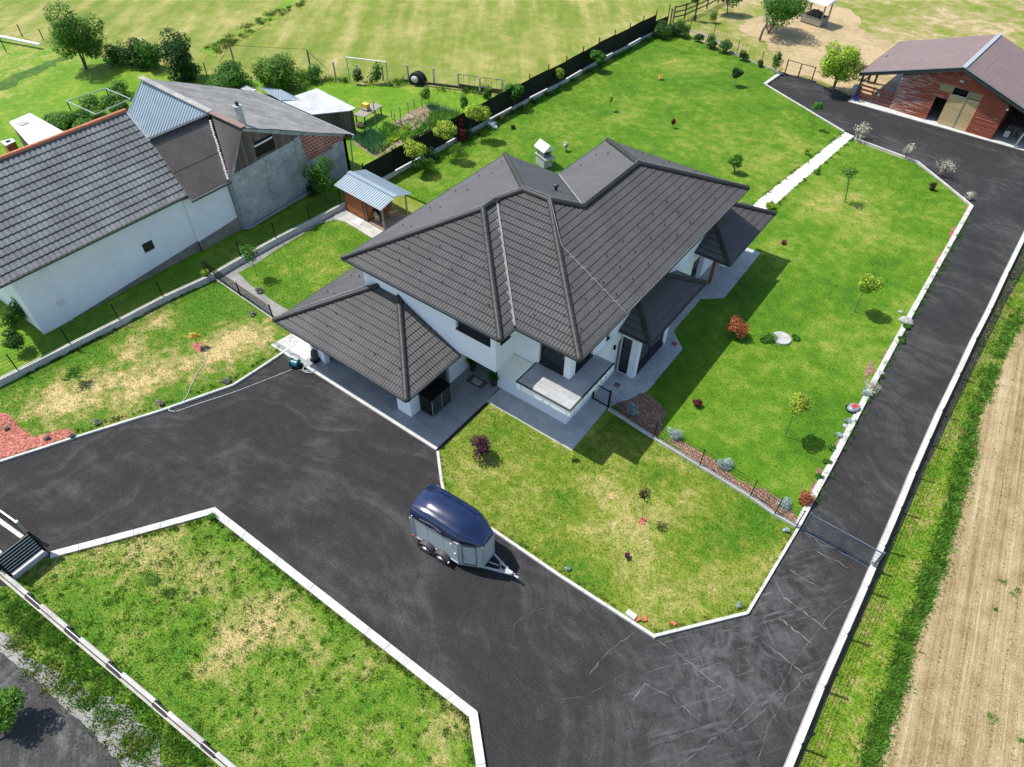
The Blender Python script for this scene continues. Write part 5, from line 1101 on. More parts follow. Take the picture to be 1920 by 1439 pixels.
part('mud_flap', MB().box(-1.0,-.98,-1.08,-.86,.12,.5), M['rubber'], T)
part('marker_lamp', MB().box(.66,.70,-1.1,-1.03,.42,.5), M['stripe'], T)
# drawbar
part('drawbar', MB().bar((1.2,-.62,.36),(3.15,-.03,.44),.07,.09).bar((1.2,.62,.36),(3.15,.03,.44),.07,.09).bar((1.9,-.4,.38),(1.9,.4,.38),.06,.06), M['galv'], T)
part('hitch_coupling', MB().tube((3.05,0,.46),(3.45,0,.46),.045).box(2.85,3.2,-.07,.07,.42,.55).ball((3.48,0,.46),.06).bar((3.2,0,.52),(3.35,0,.62),.03,.03), M['galv'], T)
part('hitch_cover', MB().tube((3.18,0,.46),(3.30,0,.46),.07), M['rubber'], T)
part('jockey_wheel', MB().tube((2.6,.02,.1),(2.6,.02,.95),.03).tube((2.6,.02,.95),(2.72,.1,.95),.012).tube((2.6,-.06,.12),(2.6,.1,.12),.1,n=14), M['galv'], T)
part('brake_lever', MB().bar((2.5,.08,.5),(2.95,.08,.62),.025,.03).bar((2.1,-.1,.5),(2.55,-.05,.58),.04,.04), M['galv'], T)
part('crank_handle', MB().tube((2.6,.02,.95),(2.75,.12,.97),.02).tube((2.75,.12,.97),(2.75,.12,1.06),.02), M['black'], T)

# ================================================================== FENCES AND WALLS
def wires(mb, a, b, z0, z1, dx=.1, dz=.2, r=.0045):
    a, b = Vector(a), Vector(b); Ln = (b-a).length; n = max(2, int(Ln/dx)); k = max(2, int((z1-z0)/dz))
    for i in range(n+1):
        p = a.lerp(b, i/n); mb.bar(p+Vector((0,0,z0)), p+Vector((0,0,z1)), r*2, r*2)
    for j in range(k+1):
        z = z0+(z1-z0)*j/k; mb.bar(a+Vector((0,0,z)), b+Vector((0,0,z)), r*2.4, r*2.4)
    return mb
def mesh_fence(name, label, posts, wall_h, wall_t, ph, side=1, m='concrete_old', pm='black', wm='fencegreen', cat='fence', base=0.0, dx=.1, ext=None, pr=.03, step=0.0, tops=True):
    """posts: photo pixels of the post feet on top of the low wall"""
    P = [g(*p, base+wall_h) for p in posts]; P = [Vector((p.x, p.y, base)) for p in P]
    t = thing(name, label, cat, P[0])
    Q = P[:] if not ext else [P[0]+(P[0]-P[1]).normalized()*ext[0]]+P+[P[-1]+(P[-1]-P[-2]).normalized()*ext[1]]
    if wall_t:
        for i in range(len(Q)-1):
            a, b = Q[i], Q[i+1]; dd = (b-a).normalized(); n_ = Vector((-dd.y, dd.x, 0))*wall_t*side
            o_ = n_*(.0 if name == 'lane_fence' else .35); hh = wall_h+(step if i % 2 else 0)*0+step*(len(Q)-i)/len(Q)
            part('base_wall', MB().prism([tuple((a-o_)[:2]), tuple((b-dd*.012-o_)[:2]), tuple((b-dd*.012+n_-o_)[:2]), tuple((a+n_-o_)[:2])], base-.3, base+hh), M[m], t, world=True)
    for p in P: part('post', MB().bar(p+Vector((0,0,wall_h-.02)), p+Vector((0,0,wall_h+ph)), pr*2, pr*1.4).box(p.x-pr*1.1,p.x+pr*1.1,p.y-pr*1.1,p.y+pr*1.1,base+wall_h+ph,base+wall_h+ph+.02), M[pm], t, world=True)
    for i in range(len(P)-1):
        mb = wires(MB(), P[i], P[i+1], wall_h+.03, wall_h+ph-.05, dx=dx); part('wire_panel', mb, M[wm], t, world=True)
    return t
mesh_fence('boundary_fence', 'black post and wire fence on stepped concrete wall beside the neighbouring white house', [(-75,747),(33,694),(131,645),(223,599),(305.5,556),(389,518),(452,482),(517,446),(581,413),(640,383)], .38, .22, 1.15, side=-1, m='concrete', ext=(3, .3), step=.03)
mesh_fence('low_fence', 'low dark wire fence between left lawn and gravel strip', [(392,514),(451,555),(512,597)], .06, .12, 1.0, side=1, m='concrete', dx=.05)
mesh_fence('garden_fence', 'black post and wire fence on low white wall between front lawn and back lawn', [(1141,765),(1226,820),(1312,872),(1407,930),(1453,963),(1494,986)], .16, .14, 1.15, side=1, m='concrete')
ln = [(1925,442),(1890,514),(1858,583),(1830,638),(1800,703),(1767,772),(1743,827),(1717,887.5),(1690,954),(1660,1025),(1628,1102),(1590,1190),(1547,1289),(1504,1397),(1452,1525)]
mesh_fence('lane_fence', 'dark post and wire fence on long white wall beside the lane and field', ln, .30, .24, 1.25, side=-1, m='concrete', base=ZA, ext=(14, 6), pm='black', step=.06, pr=.042)
def gate(name, label, a, b, h, z0=.05, leaves_=1, m='black', bars=.1, horiz=.2, fr=.025, base=0.0):
    A, B_ = g(*a, base), g(*b, base); A.z = B_.z = base; t = thing(name, label, 'gate', A)
    for q in (A, B_): part('post', MB().bar(q, q+Vector((0,0,h+.1)), .08, .08), M[m], t, world=True)
    for k in range(leaves_):
        p, q = A.lerp(B_, k/leaves_+.012), A.lerp(B_, (k+1)/leaves_-.012); U = Vector((0,0,z0)); V = Vector((0,0,h))
        f = part('leaf_frame', MB().bar(p+U, q+U, fr*2, fr*2).bar(p+V, q+V, fr*2, fr*2).bar(p+U, p+V, fr*2, fr*2).bar(q+U, q+V, fr*2, fr*2), M[m], t, world=True)
        part('bars', wires(MB(), p, q, z0, h, bars, horiz, .004), M[m], f, world=True)
    return t
gate('garden_gate', 'small black wire gate at the pavement corner below the balcony', (1111,747), (1140,764), 1.15)
gate('lane_gate', 'wide dark double leaf wire gate closed across the lane', (1502,996), (1633,1069), 1.35, leaves_=2, m='gaterail', base=ZA, bars=.06)
gate('paddock_gate', 'thin rusty double wire gate between drive and sandy paddock', (1471,139), (1521,154), 1.3, leaves_=2, m='wood_dark', base=-.05, bars=.25, horiz=.4)
# black slatted fence behind the lawn
bp_ = [(686,352),(740,322),(788,296),(836,270),(877,247),(917,225),(960,202),(992,185),(1027,167),(1060,150),(1091,132),(1120,115),(1149,100),(1177,86),(1202,72),(1226,60),(1250,50)]
P = [g(*p, .25) for p in bp_]; t = thing('black_panel_fence', 'long black slatted panel fence on pale stepped wall along the back lawn', 'fence', (P[0].x, P[0].y, 0))
r_ = random.Random(4)
for i in range(len(P)-1):
    a, b = Vector((P[i].x, P[i].y, 0)), Vector((P[i+1].x, P[i+1].y, 0)); dd = (b-a).normalized(); n_ = Vector((-dd.y, dd.x, 0))
    part('base_wall', MB().prism([tuple((a-n_*.12)[:2]), tuple((b-dd*.01-n_*.12)[:2]), tuple((b-dd*.01+n_*.1)[:2]), tuple((a+n_*.1)[:2])], -.2, .33-.04*(i%2)), M['concrete'], t, world=True)
    mb = MB(); hh = 1.62 if i < 15 else 1.0
    for k in range(int(hh/.115)): mb.bar(a+dd*.04+Vector((0,0,.38+k*.115)), b-dd*.04+Vector((0,0,.38+k*.115)), .014, .112)
    sp_ = part('slat_panel', mb, M['black'], t, world=True); sp_.location.z = (0, .05)[i % 2]
for i, p in enumerate(P):
    q = Vector((p.x, p.y, .2)); part('post', MB().bar(q, q+Vector((0,0,1.95 if i < 7 else 2.2)), .07, .07), M['black'], t, world=True)
# post and rail at the top
rp = [(1256,47),(1262,41),(1283,36),(1325,17),(1346,6),(1385,-14)]
P = [g(*p) for p in rp]; t = thing('rail_fence', 'dark three rail wooden fence running up from the black fence end', 'fence', P[0])
for q in P: part('post', MB().bar(q, q+Vector((0,0,1.6)), .12, .12), M['wood_dark'], t, world=True)
for z in (.45, .95, 1.45): 
    mb = MB()
    for i in range(1, len(P)-1): mb.bar(P[i]+Vector((0,0,z)), P[i+1]+Vector((0,0,z)), .06, .13)
    part('rail', mb, M['wood_dark'], t, world=True)
solo('utility_pole', MB().tube((0,0,0),(0,0,4.5),.09,.075,10).tube((0,0,0),(0,0,.5),.2,.18,12), M['wood_dark'], 'dark round pole with pale concrete foot beside the rail fence', 'pole', tuple(g(1302,38)), world=False)
t = mesh_fence('paddock_fence', 'thin post and wire fence on low kerb behind the clipped conifer row', [(1294,56),(1337,72),(1381,102),(1426,122),(1455,131),(1471,138)], .06, .14, 1.25, side=1, m='concrete_old', pm='wood_dark', dx=.5, pr=.035)
# neighbour's rear fence of concrete posts
np_ = [(439,118),(582,127),(629,145),(672,150),(719,152),(766,150),(814,156),(860,166),(900,174),(942,177)]
P = [g(*p) for p in np_]; t = thing('rear_post_fence', 'row of grey concrete posts with thin wires behind the vegetable garden', 'fence', P[0])
for q in P: part('post', MB().bar(q, q+Vector((0,0,1.35)), .12, .12), M['stone'], t, world=True)
for z in (.5, .9, 1.3):
    mb = MB()
    for i in range(len(P)-1): mb.bar(P[i]+Vector((0,0,z)), P[i+1]+Vector((0,0,z)), .012, .012)
    part('wire', mb, M['galv'], t, world=True)
part('low_board', MB().bar(P[7]+Vector((0,0,.2)), P[9]+Vector((0,0,.2)), .05, .42), mat('rust_brown_board', (.13,.06,.045), .8), t, world=True)
part('low_board', MB().bar(g(758,151,.12), P[7]+Vector((0,0,.12)), .15, .2), M['wood_dark'], t, world=True)
a, b = P[7], P[9]; mb = MB()
for z in (1.25,): mb.bar(a+Vector((0,0,z)), b+Vector((0,0,z)), .04, .04)
for k in range(9): q = a.lerp(b, k/8); mb.bar(q+Vector((0,0,.4)), q+Vector((0,0,1.25)), .02, .02)
part('panel_bars', mb, M['wood_dark'], t, world=True)
# goal and pipe frames
a, b = g(656,152), g(729,161); t = thing('goal_frame', 'white topped metal goal frame standing in the neighbouring garden', 'goal', a)
part('crossbar', MB().tube(a+Vector((0,0,2.1)), b+Vector((0,0,2.1)), .055), M['stripe'], t, world=True)
for q in (a, b): part('upright', MB().tube(q, q+Vector((0,0,2.1)), .045), M['galv'], t, world=True)
a, b = g(440,120), g(582,128); t = thing('pipe_frame', 'old brown pipe frame with yellowish braces at the edge of the meadow', 'frame', a)
for q, s_ in ((a, 1), (b, -1)):
    dd = (b-a).normalized()*s_; part('upright', MB().tube(q, q+Vector((0,0,1.7)), .05), M['wood_dark'], t, world=True); part('brace', MB().tube(q-dd*1.6, q+Vector((0,0,1.6)), .04), mat('yellowed_pipe', (.4,.3,.12), .7), t, world=True)
part('top_wire', MB().tube(a+Vector((0,0,1.7)), b+Vector((0,0,1.7)), .02), M['wood_dark'], t, world=True)
solo('white_rail', MB().bar(g(-30,62,.5), g(74,84,.35), .35, .12), M['stripe'], 'white horizontal rail lying along the bank at far left', 'rail', tuple(g(20,72)))
for p, tp, lb in (((43,70),(31,46),'thin dark post beside the white rail near the left edge'), ((82,76),(73,54),'thin dark post between white rail and willow-like tree'), ((12,98),(0,72),'thin leaning dark post below the white rail'), ((389,144),(384,117),'grey wooden post between dark bush and barn roof')):
    q = g(*p); solo('fence_post', MB().tube(q, q+Vector((0,0,zat(*tp, q))), .05, n=6), M['wood_dark'], lb, 'post', tuple(q))
# lower left: roadside wall, slatted screen, sliding gate
bw_ = MB(); t = thing('roadside_wall', 'low cream wall with pale cap and short black gaps beside the lower lawn', 'wall', g(20,1092))
def ctr(u): return (20+(430-20)*u, 1092+(1439-1092)*u)
us = [-.06, .085, .265, .455, .665, .885, 1.12]
for i in range(len(us)-1):
    u0 = us[i]+(.062 if i else 0); a, b = g(*ctr(u0)), g(*ctr(us[i+1])); a.z = b.z = 0
    part('wall_segment', MB().bar(a+Vector((0,0,.08)), b+Vector((0,0,.08)), .30, .20), M['creamwall'], t, world=True)
    dd = (b-a).normalized(); n_ = Vector((-dd.y, dd.x, 0)); part('cap_rail', MB().bar(a+n_*.05+Vector((0,0,.24)), b+n_*.05+Vector((0,0,.24)), .15, .14), M['concrete_old'], t, world=True); part('shadow_gap_strip', MB().bar(a-n_*.045+Vector((0,0,.19)), b-n_*.045+Vector((0,0,.19)), .03, .05), M['black'], t, world=True)
    if i:
        c = g(*ctr(us[i])); c.z = 0; part('black_insert', MB().bar(c+Vector((0,0,.14)), a+Vector((0,0,.14)), .18, .24), M['black'], t, world=True); part('insert_rail', MB().bar(c+n_*.02+Vector((0,0,.27)), a+n_*.02+Vector((0,0,.27)), .022, .03), M['stripe'], t, world=True); part('base_edge', MB().bar(c-n_*.125+Vector((0,0,.08)), a-n_*.125+Vector((0,0,.08)), .05, .2), M['creamwall'], t, world=True)
a, b = g(26,1085), g(88,1036); a.z = b.z = 0; t = thing('slatted_screen', 'black slatted screen with white edged slats at the drive entrance', 'screen', a)
part('base_wall', MB().bar(a+Vector((0,0,.05)), b+Vector((0,0,.05)), .28, .3), M['concrete'], t, world=True)
for k in range(8): part('slat', MB().bar(a+Vector((0,0,.36+k*.17)), b+Vector((0,0,.36+k*.17)), .075, .03), M['stripe'], t, world=True)
part('back_panel', MB().bar(a+Vector((0,.05,.95)), b+Vector((0,.05,.95)), .02, 1.3), M['black'], t, world=True)
for q in (a, b): part('post', MB().bar(q, q+Vector((0,0,1.7)), .1, .1), M['black'], t, world=True)
t = thing('gate_motor_box', 'dark cabinet with pale lid standing beside the slatted screen', 'cabinet', g(10,1062))
part('cabinet', MB().box(-.6,.3,-.25,.25,0,.9), M['black'], t); part('lid', MB().box(-.63,.33,-.28,.28,.9,.95), M['alu'], t)
a, b = g(-60,925,ZA), g(62,1012,ZA); a.z = b.z = ZA; t = thing('sliding_gate', 'closed sliding driveway gate seen edge on at the left border', 'gate', a)
part('top_rail', MB().bar(a+Vector((0,0,1.3)), b+Vector((0,0,1.3)), .07, .06), M['galv'], t, world=True); part('gate_panel', MB().bar(a+Vector((0,0,.68)), b+Vector((0,0,.68)), .035, 1.15), M['black'], t, world=True)
part('gate_post', MB().bar(b, b+Vector((0,0,1.45)), .12, .12), M['galv'], t, world=True)
part('ground_track', MB().prism([p[:2] for p in (g(-60,940,ZA), g(52,1020,ZA), g(58,1014,ZA), g(-60,928,ZA))], ZA-.02, ZA+.012), M['concrete'], t, world=True)

# ================================================================== VEGETATION
P_ = plant
# big trees and shrubs on the left
P_('broadleaf_tree', 'large feathery green tree with leaning trunk at the upper left', 'tree', (162,130), (138,66), 47, L['willow'], 1, rz=.9, leaf_px=2.0, k=12, dens=1.5, stems=3, lump=.42)
for i, (b, c, r, lb) in enumerate([((228,122),(222,102),22,'green bush nearest the feathery tree in the meadow edge row'), ((262,125),(252,100),24,'green bush in the middle of the meadow edge row'), ((288,128),(280,102),26,'green bush next to the tall dark bush at the meadow edge')]):
    P_('bush', lb, 'bush', b, c, r, L['mid'] if i != 1 else L['dark'], 10+i, rz=.9, leaf_px=1.9, k=9, dens=1.5, stems=3, group='bushes along the meadow edge')
P_('tall_bush', 'tall very dark green bush behind the weathered barn', 'bush', (325,150), (328,105), 37, L['dark'], 14, rz=1.05, leaf_px=2.0, k=12, dens=1.6, stems=3, lump=.4)
P_('bramble', 'brownish green scrub right of the tall dark bush', 'bush', (362,148), (362,134), 18, L['mid'], 15, rz=.8, stems=3)
P_('bush', 'bright green bush behind the barn roof under the pipe frame', 'bush', (430,160), (428,142), 34, L['mid'], 16, rz=.6, k=10, dens=1.5, stems=4)
P_('fruit_tree', 'round leafy fruit tree behind the white topped sheds, left one', 'tree', (494,160), (500,138), 26, L['willow'], 17, rz=.9, dens=1.3)
P_('fruit_tree', 'wide leafy fruit tree behind the blue lean-to, right one', 'tree', (535,168), (530,140), 36, L['willow'], 18, rz=.8, dens=1.3, k=10)
P_('vine_stock', 'small leafy vine between fruit trees and goal frame', 'shrub', (592,152), (590,136), 18, L['mid'], 19, rz=.9)
P_('shrub', 'small dark green shrub under the goal crossbar', 'shrub', (673,158), (672,142), 12, L['dark'], 20, rz=1.2)
P_('shrub', 'upright twiggy green shrub by the right goal upright', 'shrub', (708,156), (703,133), 13, L['mid'], 21, rz=1.3)
P_('sapling', 'small sapling in the left neighbouring lawn behind the vine arbor', 'tree', (224,180), (222,166), 18, L['willow'], 22, rz=.9)
P_('potted_conifer', 'dense clipped dark green cone shrub left of the white house corner', 'shrub', (35,662), (26,636), 15, L['thuja'], 23, rz=1.1, dens=3, leaf_px=1.8, k=10, lump=.6)
P_('climber', 'dark ivy climbing the corner of the white neighbouring house', 'climber', (52,610), (28,580), 13, L['mid'], 24, rz=1.7, dens=1.8, leaf_px=2.0)
P_('shrub', 'leafy yellow green perennials below the ivy at the left edge', 'shrub', (22,612), (15,600), 18, L['mid'], 25, rz=.6)
P_('round_tree', 'bushy green tree standing between block barn and kennel', 'tree', (612,378), (601,325), 26, L['mid'], 26, rz=1.15, dens=1.7, k=10, trunk=.07)
P_('bush', 'dark shrub under the bushy tree behind the kennel', 'bush', (590,362), (588,352), 18, L['dark'], 27, rz=.8)
P_('young_tree', 'slender young green tree in the side lawn by the low fence', 'tree', (482,518), (465,472), 14, L['mid'], 28, rz=1.4, dens=.9)
P_('shrub', 'small yellow green shrub at the wall end by the low fence', 'shrub', (392,524), (385,510), 11, L['lime'], 29, rz=.6)
P_('young_tree', 'sparse small tree in the left lawn near its middle', 'tree', (152,716), (136,700), 16, L['mid'], 30, rz=.6, dens=.5)
P_('yellow_sapling', 'yellow leaved sapling with red mulch at the end of the hose', 'tree', (371,650), (363,629), 11, L['yellow'], 33, rz=.9)
sheet('mulch_ring', rough(g2([(362,645),(378,643),(384,653),(374,660),(363,654)]), .08, .2), .022, M['mulch'], .05)
for i, (b, lb) in enumerate([((300,759),'grey dead lavender near the kerb where the hose bends'), ((180,796),'grey dead lavender near the kerb by the red mulch'), ((485,548),'brown grey tuft at the garage side of the left lawn'), ((424,717),'brown grey tuft at the kerb in front of the terrace corner'), ((11,806),'grey tuft on the left part of the red mulch'), ((88,825),'grey tuft in the middle of the red mulch'), ((134,822),'grey tuft at the tip of the red mulch'), ((472,591),'small dark tuft in the left lawn near the low fence')]):
    P_('lavender', lb, 'plant', b, (b[0], b[1]-4), 9 if i < 4 else 6, L['grey'], 40+i, rz=.7, stems=3, group='grey lavender plants left of the drive')
# ball trees along the black fence
for i, (b, c, r, mm, lb) in enumerate([((787,333),(783,309),11,'mid','small green sapling nearest the kennel by the black fence'), ((790,322),(779,277),17,'gold','golden ball tree nearest the kennel at the black fence'), ((842,298),(837,243),18,'gold','golden ball tree in the middle at the black fence'), ((903,265),(897,214),18,'gold','golden ball tree farthest along the black fence'),
        ((965,205),(963,170),15,'mid','loose green tree in front of the black fence behind the garden posts'), ((1052,166),(1048,138),12,'lime','yellow green small tree midway along the black fence'), ((1120,134),(1122,104),13,'mid','round dark green small tree at the far part of the black fence'),
        ((1377,162),(1383,139),12,'dark','small flat crowned tree alone in the far back lawn'), ((1602,585),(1626,532),20,'lime','yellow green ball tree on tall stem beside the stone by the lane'), ((1472,819),(1494,758),21,'gold','golden ball tree on tall stem near the robot mower')]):
    P_('standard_tree', lb, 'tree', b, c, r, L[mm], 60+i, rz=.85, leaf_px=2.0, dens=2.4, k=9, lump=.55, group='small lawn trees')
P_('red_shrub', 'dark red leaved shrub leaning on the black fence between golden trees', 'shrub', (858,265), (858,246), 15, L['red'], 71, rz=1.3)
P_('shrub', 'dark green shrub in front of the black fence left of the red shrub', 'shrub', (812,302), (808,290), 13, L['dark'], 72)
P_('shrub', 'arching grass like shrub at the foot of the middle golden tree', 'shrub', (862,288), (858,278), 16, L['willow'], 73, rz=.7, asp=.2)
P_('shrub', 'arching grass like shrub between kennel and first golden tree', 'shrub', (805,318), (802,310), 17, L['willow'], 74, rz=.6, asp=.2)
P_('shrub', 'dark green shrub behind the middle golden tree', 'shrub', (880,258), (878,248), 13, L['dark'], 75)
P_('shrub', 'silvery low shrub in the lawn edge by the farthest golden tree', 'shrub', (925,240), (923,234), 12, L['silver'], 76, rz=.6)
P_('plant', 'tiny yellow plant at the wall of the black fence', 'plant', (941,224), (940,220), 6, L['yellow'], 77)
P_('conifer', 'little pale plant behind the white fireplace', 'plant', (1060,284), (1060,274), 6, L['pale'], 78, rz=1.4)
P_('sapling', 'thin pale green sapling behind the villa roof in the back lawn', 'tree', (1143,208), (1145,188), 6, L['lime'], 79, rz=1.8)
P_('sapling', 'tiny red brown sapling in the far back lawn', 'tree', (1261,240), (1263,227), 5, L['red'], 80, rz=1.6)
P_('plant', 'tiny black red shrub near the farthest golden tree', 'plant', (960,242), (961,238), 5, L['brown'], 81)
P_('yellow_flower', 'pair of orange yellow blooms in the far back lawn', 'plant', (1241,150), (1240,145), 5, L['yellow'], 82, rz=1.3)
P_('bush', 'round olive green bush on the lawn beyond the villa', 'bush', (1378,326), (1378,302), 14, L['willow'], 83, rz=1.0, stems=4, dens=1.5)
P_('shrub', 'yellow green shrub by the garden path next to the porch roof', 'shrub', (1447,392), (1446,384), 11, L['lime'], 84, rz=.8)
P_('shrub', 'small brown green shrub beside the garden path', 'shrub', (1533,326), (1532,322), 7, L['willow'], 85)
P_('sapling', 'tall thin two stemmed sapling in the lawn right of the path', 'tree', (1584,381), (1592,322), 18, L['willow'], 86, rz=.5, dens=.35, stems=2)
P_('young_tree', 'small green tree on thin stem at the kerb near the path end', 'tree', (1520,243), (1533,199), 11, L['mid'], 87, rz=.9)
P_('plant', 'faint yellow green plant in the lawn near the path', 'plant', (1513,290), (1513,282), 6, L['lime'], 88)
P_('shrub', 'black leaved bush in the lawn opposite the stable', 'shrub', (1746,356), (1748,349), 8, L['brown'], 89, rz=1.3)
for i, (b, c, r, lb) in enumerate([((1611,261),(1617,240),15,'pale pink willow shrub right beside the garden path end'), ((1698,298),(1703,279),12,'pale pink willow shrub second from the garden path'), ((1758,327),(1779,312),16,'pale pink willow shrub leaning over the drive kerb'), ((1814,372),(1819,366),12,'pale pink willow shrub at the kerb corner of the lane')]):
    P_('dappled_willow', lb, 'shrub', b, c, r, L['pale'], 90+i, rz=.9, dens=.35, asp=.25, leaf_px=2.6, stems=4, group='pale willow shrubs along the drive')
# clipped conifers on the boundary of the back lawn
for i, (b, r, lb) in enumerate([((1244,70),17,'first'), ((1268,68),15,'second'), ((1282,70),13,'third'), ((1311,78),10,'fourth'), ((1332,90),13,'fifth'), ((1360,99),13,'sixth'), ((1395,114),11,'seventh'), ((1426,125),8,'eighth')]):
    P_('conifer_shrub', lb+' dark conifer shrub from the black fence towards the paddock gate', 'shrub', b, (b[0], b[1]-r*.85), r, L['thuja'], 100+i, rz=.9, dens=2.2, asp=.3, group='conifer shrubs along the paddock', stems=2)
P_('shrub', 'tall feathery green shrub left of the paddock gate', 'shrub', (1452,136), (1458,114), 12, L['willow'], 110, rz=1.6, dens=.9)
P_('yellow_green_tree', 'large bright yellow green tree left of the stable', 'tree', (1561,170), (1577,113), 40, L['lime'], 111, rz=.95, leaf_px=2.0, k=14, dens=1.5, stems=2, lump=.38)
P_('paddock_tree', 'leafy tree at the top edge in the sandy paddock', 'tree', (1442,60), (1466,10), 42, L['mid'], 112, rz=.75, leaf_px=2.0, k=12, dens=1.3, stems=3)
P_('paddock_tree', 'tree with dark trunk at the top edge beside the rail fence', 'tree', (1364,26), (1366,-12), 26, L['mid'], 113, rz=.8, dens=1.2)
P_('paddock_tree', 'small tree touching the top edge at the rail fence', 'tree', (1302,38), (1307,-2), 10, L['mid'], 114)
P_('shrub', 'twiggy green shrub alone in the worn paddock grass', 'shrub', (1341,42), (1340,30), 12, L['willow'], 115, rz=.9, asp=.25)
P_('shrub', 'bare stemmed shrub under the top edge paddock tree', 'shrub', (1441,62), (1440,40), 18, L['pale'], 116, rz=1.3, dens=.35, asp=.15, stems=6)
q = g(1424,76); solo('tree_stump', MB().path([(0,0,0),(.06,.05,.9),(.3,.1,1.7)], .13, 8, .08), M['bark'], 'leaning bare dark trunk stump in the paddock', 'stump', tuple(q), world=False)
q = g(1309,78); solo('lawn_ball', MB().ball((0,0,.2),.18,.18,.16), M['stripe'], 'small white rounded stone beside the conifer shrubs', 'stone', tuple(q), world=False)
# front and back lawn shrubs
P_('purple_shrub', 'purple leaved shrub in the front lawn near the terrace', 'shrub', (906,858), (903,838), 20, L['purple'], 120, rz=1.0, dens=1.3, stems=3)
P_('dark_sapling', 'sparse dark leaved sapling on red mulch in the front lawn', 'tree', (1204,975), (1211,925), 14, L['brown'], 121, rz=1.3, dens=.35)
sheet('mulch_ring', rough(g2([(1197,973),(1210,971),(1214,979),(1205,984),(1197,980)]), .06, .15), .03, M['mulch'], .05)
P_('dwarf_conifer', 'tiny yellow green conifer at the outer corner of the pavement', 'shrub', (1075,863), (1075,855), 6, L['gold'], 122, rz=1.5, dens=2)
P_('plant', 'little dark red plant in the lower front lawn', 'plant', (1178,1047), (1176,1042), 7, L['purple'], 123, dens=.6)
P_('plant', 'tiny blue grey cushion plant near the driveway kerb', 'plant', (1065,1069), (1064,1066), 6, L['silver'], 124, rz=.7)
P_('plant', 'tiny blue grey cushion plant at the lane mouth corner', 'plant', (1385,1137), (1385,1133), 6, L['silver'], 125, rz=.7)
P_('plant', 'blue grey cushion plant just before the wide wire gate', 'plant', (1474,997), (1474,993), 6, L['silver'], 126, rz=.7)
P_('maple_shrub', 'orange red maple shrub in the back lawn beside the villa shadow', 'shrub', (1388,632), (1386,614), 19, L['maple'], 127, rz=.75, dens=1.5, stems=3)
P_('red_plant', 'small dark red plant with red flowers in the back lawn', 'plant', (1310,764), (1309,757), 10, L['red'], 128, rz=.9)
P_('red_plant', 'tiny red plant in the lawn beyond the porch', 'plant', (1471,458), (1470,454), 5, L['red'], 129)
for i, (b, r, lb) in enumerate([((1186,775),15,'silver blue fescue in the shade by the small gate'), ((1265,818),15,'silver blue fescue second along the garden fence'), ((1360,878),14,'silver blue fescue third along the garden fence'), ((1475,950),14,'silver blue fescue nearest the lane along the garden fence'), ((1626,742),10,'silver blue fescue by the lane kerb near the robot mower'), ((1592,792),8,'silver blue fescue by the lane kerb below the mower'), ((1574,818),8,'silver blue fescue second below the mower at the lane kerb')]):
    P_('blue_fescue', lb, 'grass tuft', b, (b[0], b[1]-r*.4), r, L['silver'], 130+i, rz=.7, dens=2.4, asp=.14, leaf_px=2.6, group='silver blue fescue tufts')
P_('heather', 'dark brown green shrub at the corner of kerb and lane gate', 'shrub', (1513,944), (1512,934), 15, L['maple'], 140, rz=.8, dens=1.2)
P_('shrub', 'yellowish low shrub leaning over the lane kerb above the mower', 'shrub', (1640,732), (1634,726), 16, L['pale'], 141, rz=.5, asp=.2)
for i, (b, m_, lb) in enumerate([((1560,843),'mid','low green plant at the lane kerb above the dark red one'), ((1552,868),'mid','low green plant at the lane kerb between bark patches'), ((1536,898),'mid','low green plant at the lane kerb nearest the corner shrub'), ((1700,615),'mid','green plant beside the pale boulder'), ((1690,640),'mid','green plant below the pale boulder at the kerb')]):
    P_('kerb_plant', lb, 'plant', b, (b[0], b[1]-3), 9, L[m_], 145+i, rz=.5, group='low plants along the lane kerb')
P_('roadside_tree', 'bright green tree crown reaching in at the lower left edge', 'tree', (-10,1395), (2,1325), 40, L['willow'], 150, rz=1.0, leaf_px=3.0, k=14, dens=1.6, stems=2, lump=.4)
P_('young_tree', 'small twiggy tree alone in the lower lawn', 'tree', (299,1107), (287,1086), 16, L['willow'], 151, rz=.6, dens=.4)
P_('plant', 'grassy tuft at the pointed corner of the lower lawn', 'grass tuft', (398,974), (397,968), 11, L['mid'], 152, rz=.6, asp=.15, dens=1.6)
# bark patches along the lane kerb and fence
k_ = [[(1153,762),(1200,738),(1228,745),(1250,775),(1240,812),(1225,818),(1190,795),(1160,775)], [(1240,822),(1268,826),(1300,840),(1335,862),(1362,884),(1400,908),(1430,918),(1470,938),(1494,972),(1490,984),(1407,931),(1312,873)]]
for p in k_: sheet('bark_bed', rough(g2(p), .12, .3), .018, M['brownmulch'], .06)
for p in ([(1805,408),(1812,388),(1818,392),(1809,410)], [(1778,448),(1784,428),(1795,424),(1790,442),(1781,456)], [(1770,470),(1774,462),(1780,460),(1774,474)], [(1762,480),(1768,470),(1772,474),(1765,485)], [(1754,492),(1760,482),(1764,488),(1757,496)], [(1745,515),(1750,504),(1753,512),(1748,520)], [(1655,668),(1672,650),(1668,672),(1655,690)], [(1625,690),(1640,672),(1636,700),(1616,712)], [(1570,830),(1578,818),(1574,836),(1564,845)], [(1533,880),(1543,872),(1540,890),(1528,898)], [(1527,905),(1535,900),(1528,922),(1520,922)]): sheet('bark_patch', rough(g2(p), .1, .25), .016, M['mulch'] if p[0][0] > 1700 else M['brownmulch'], .05)
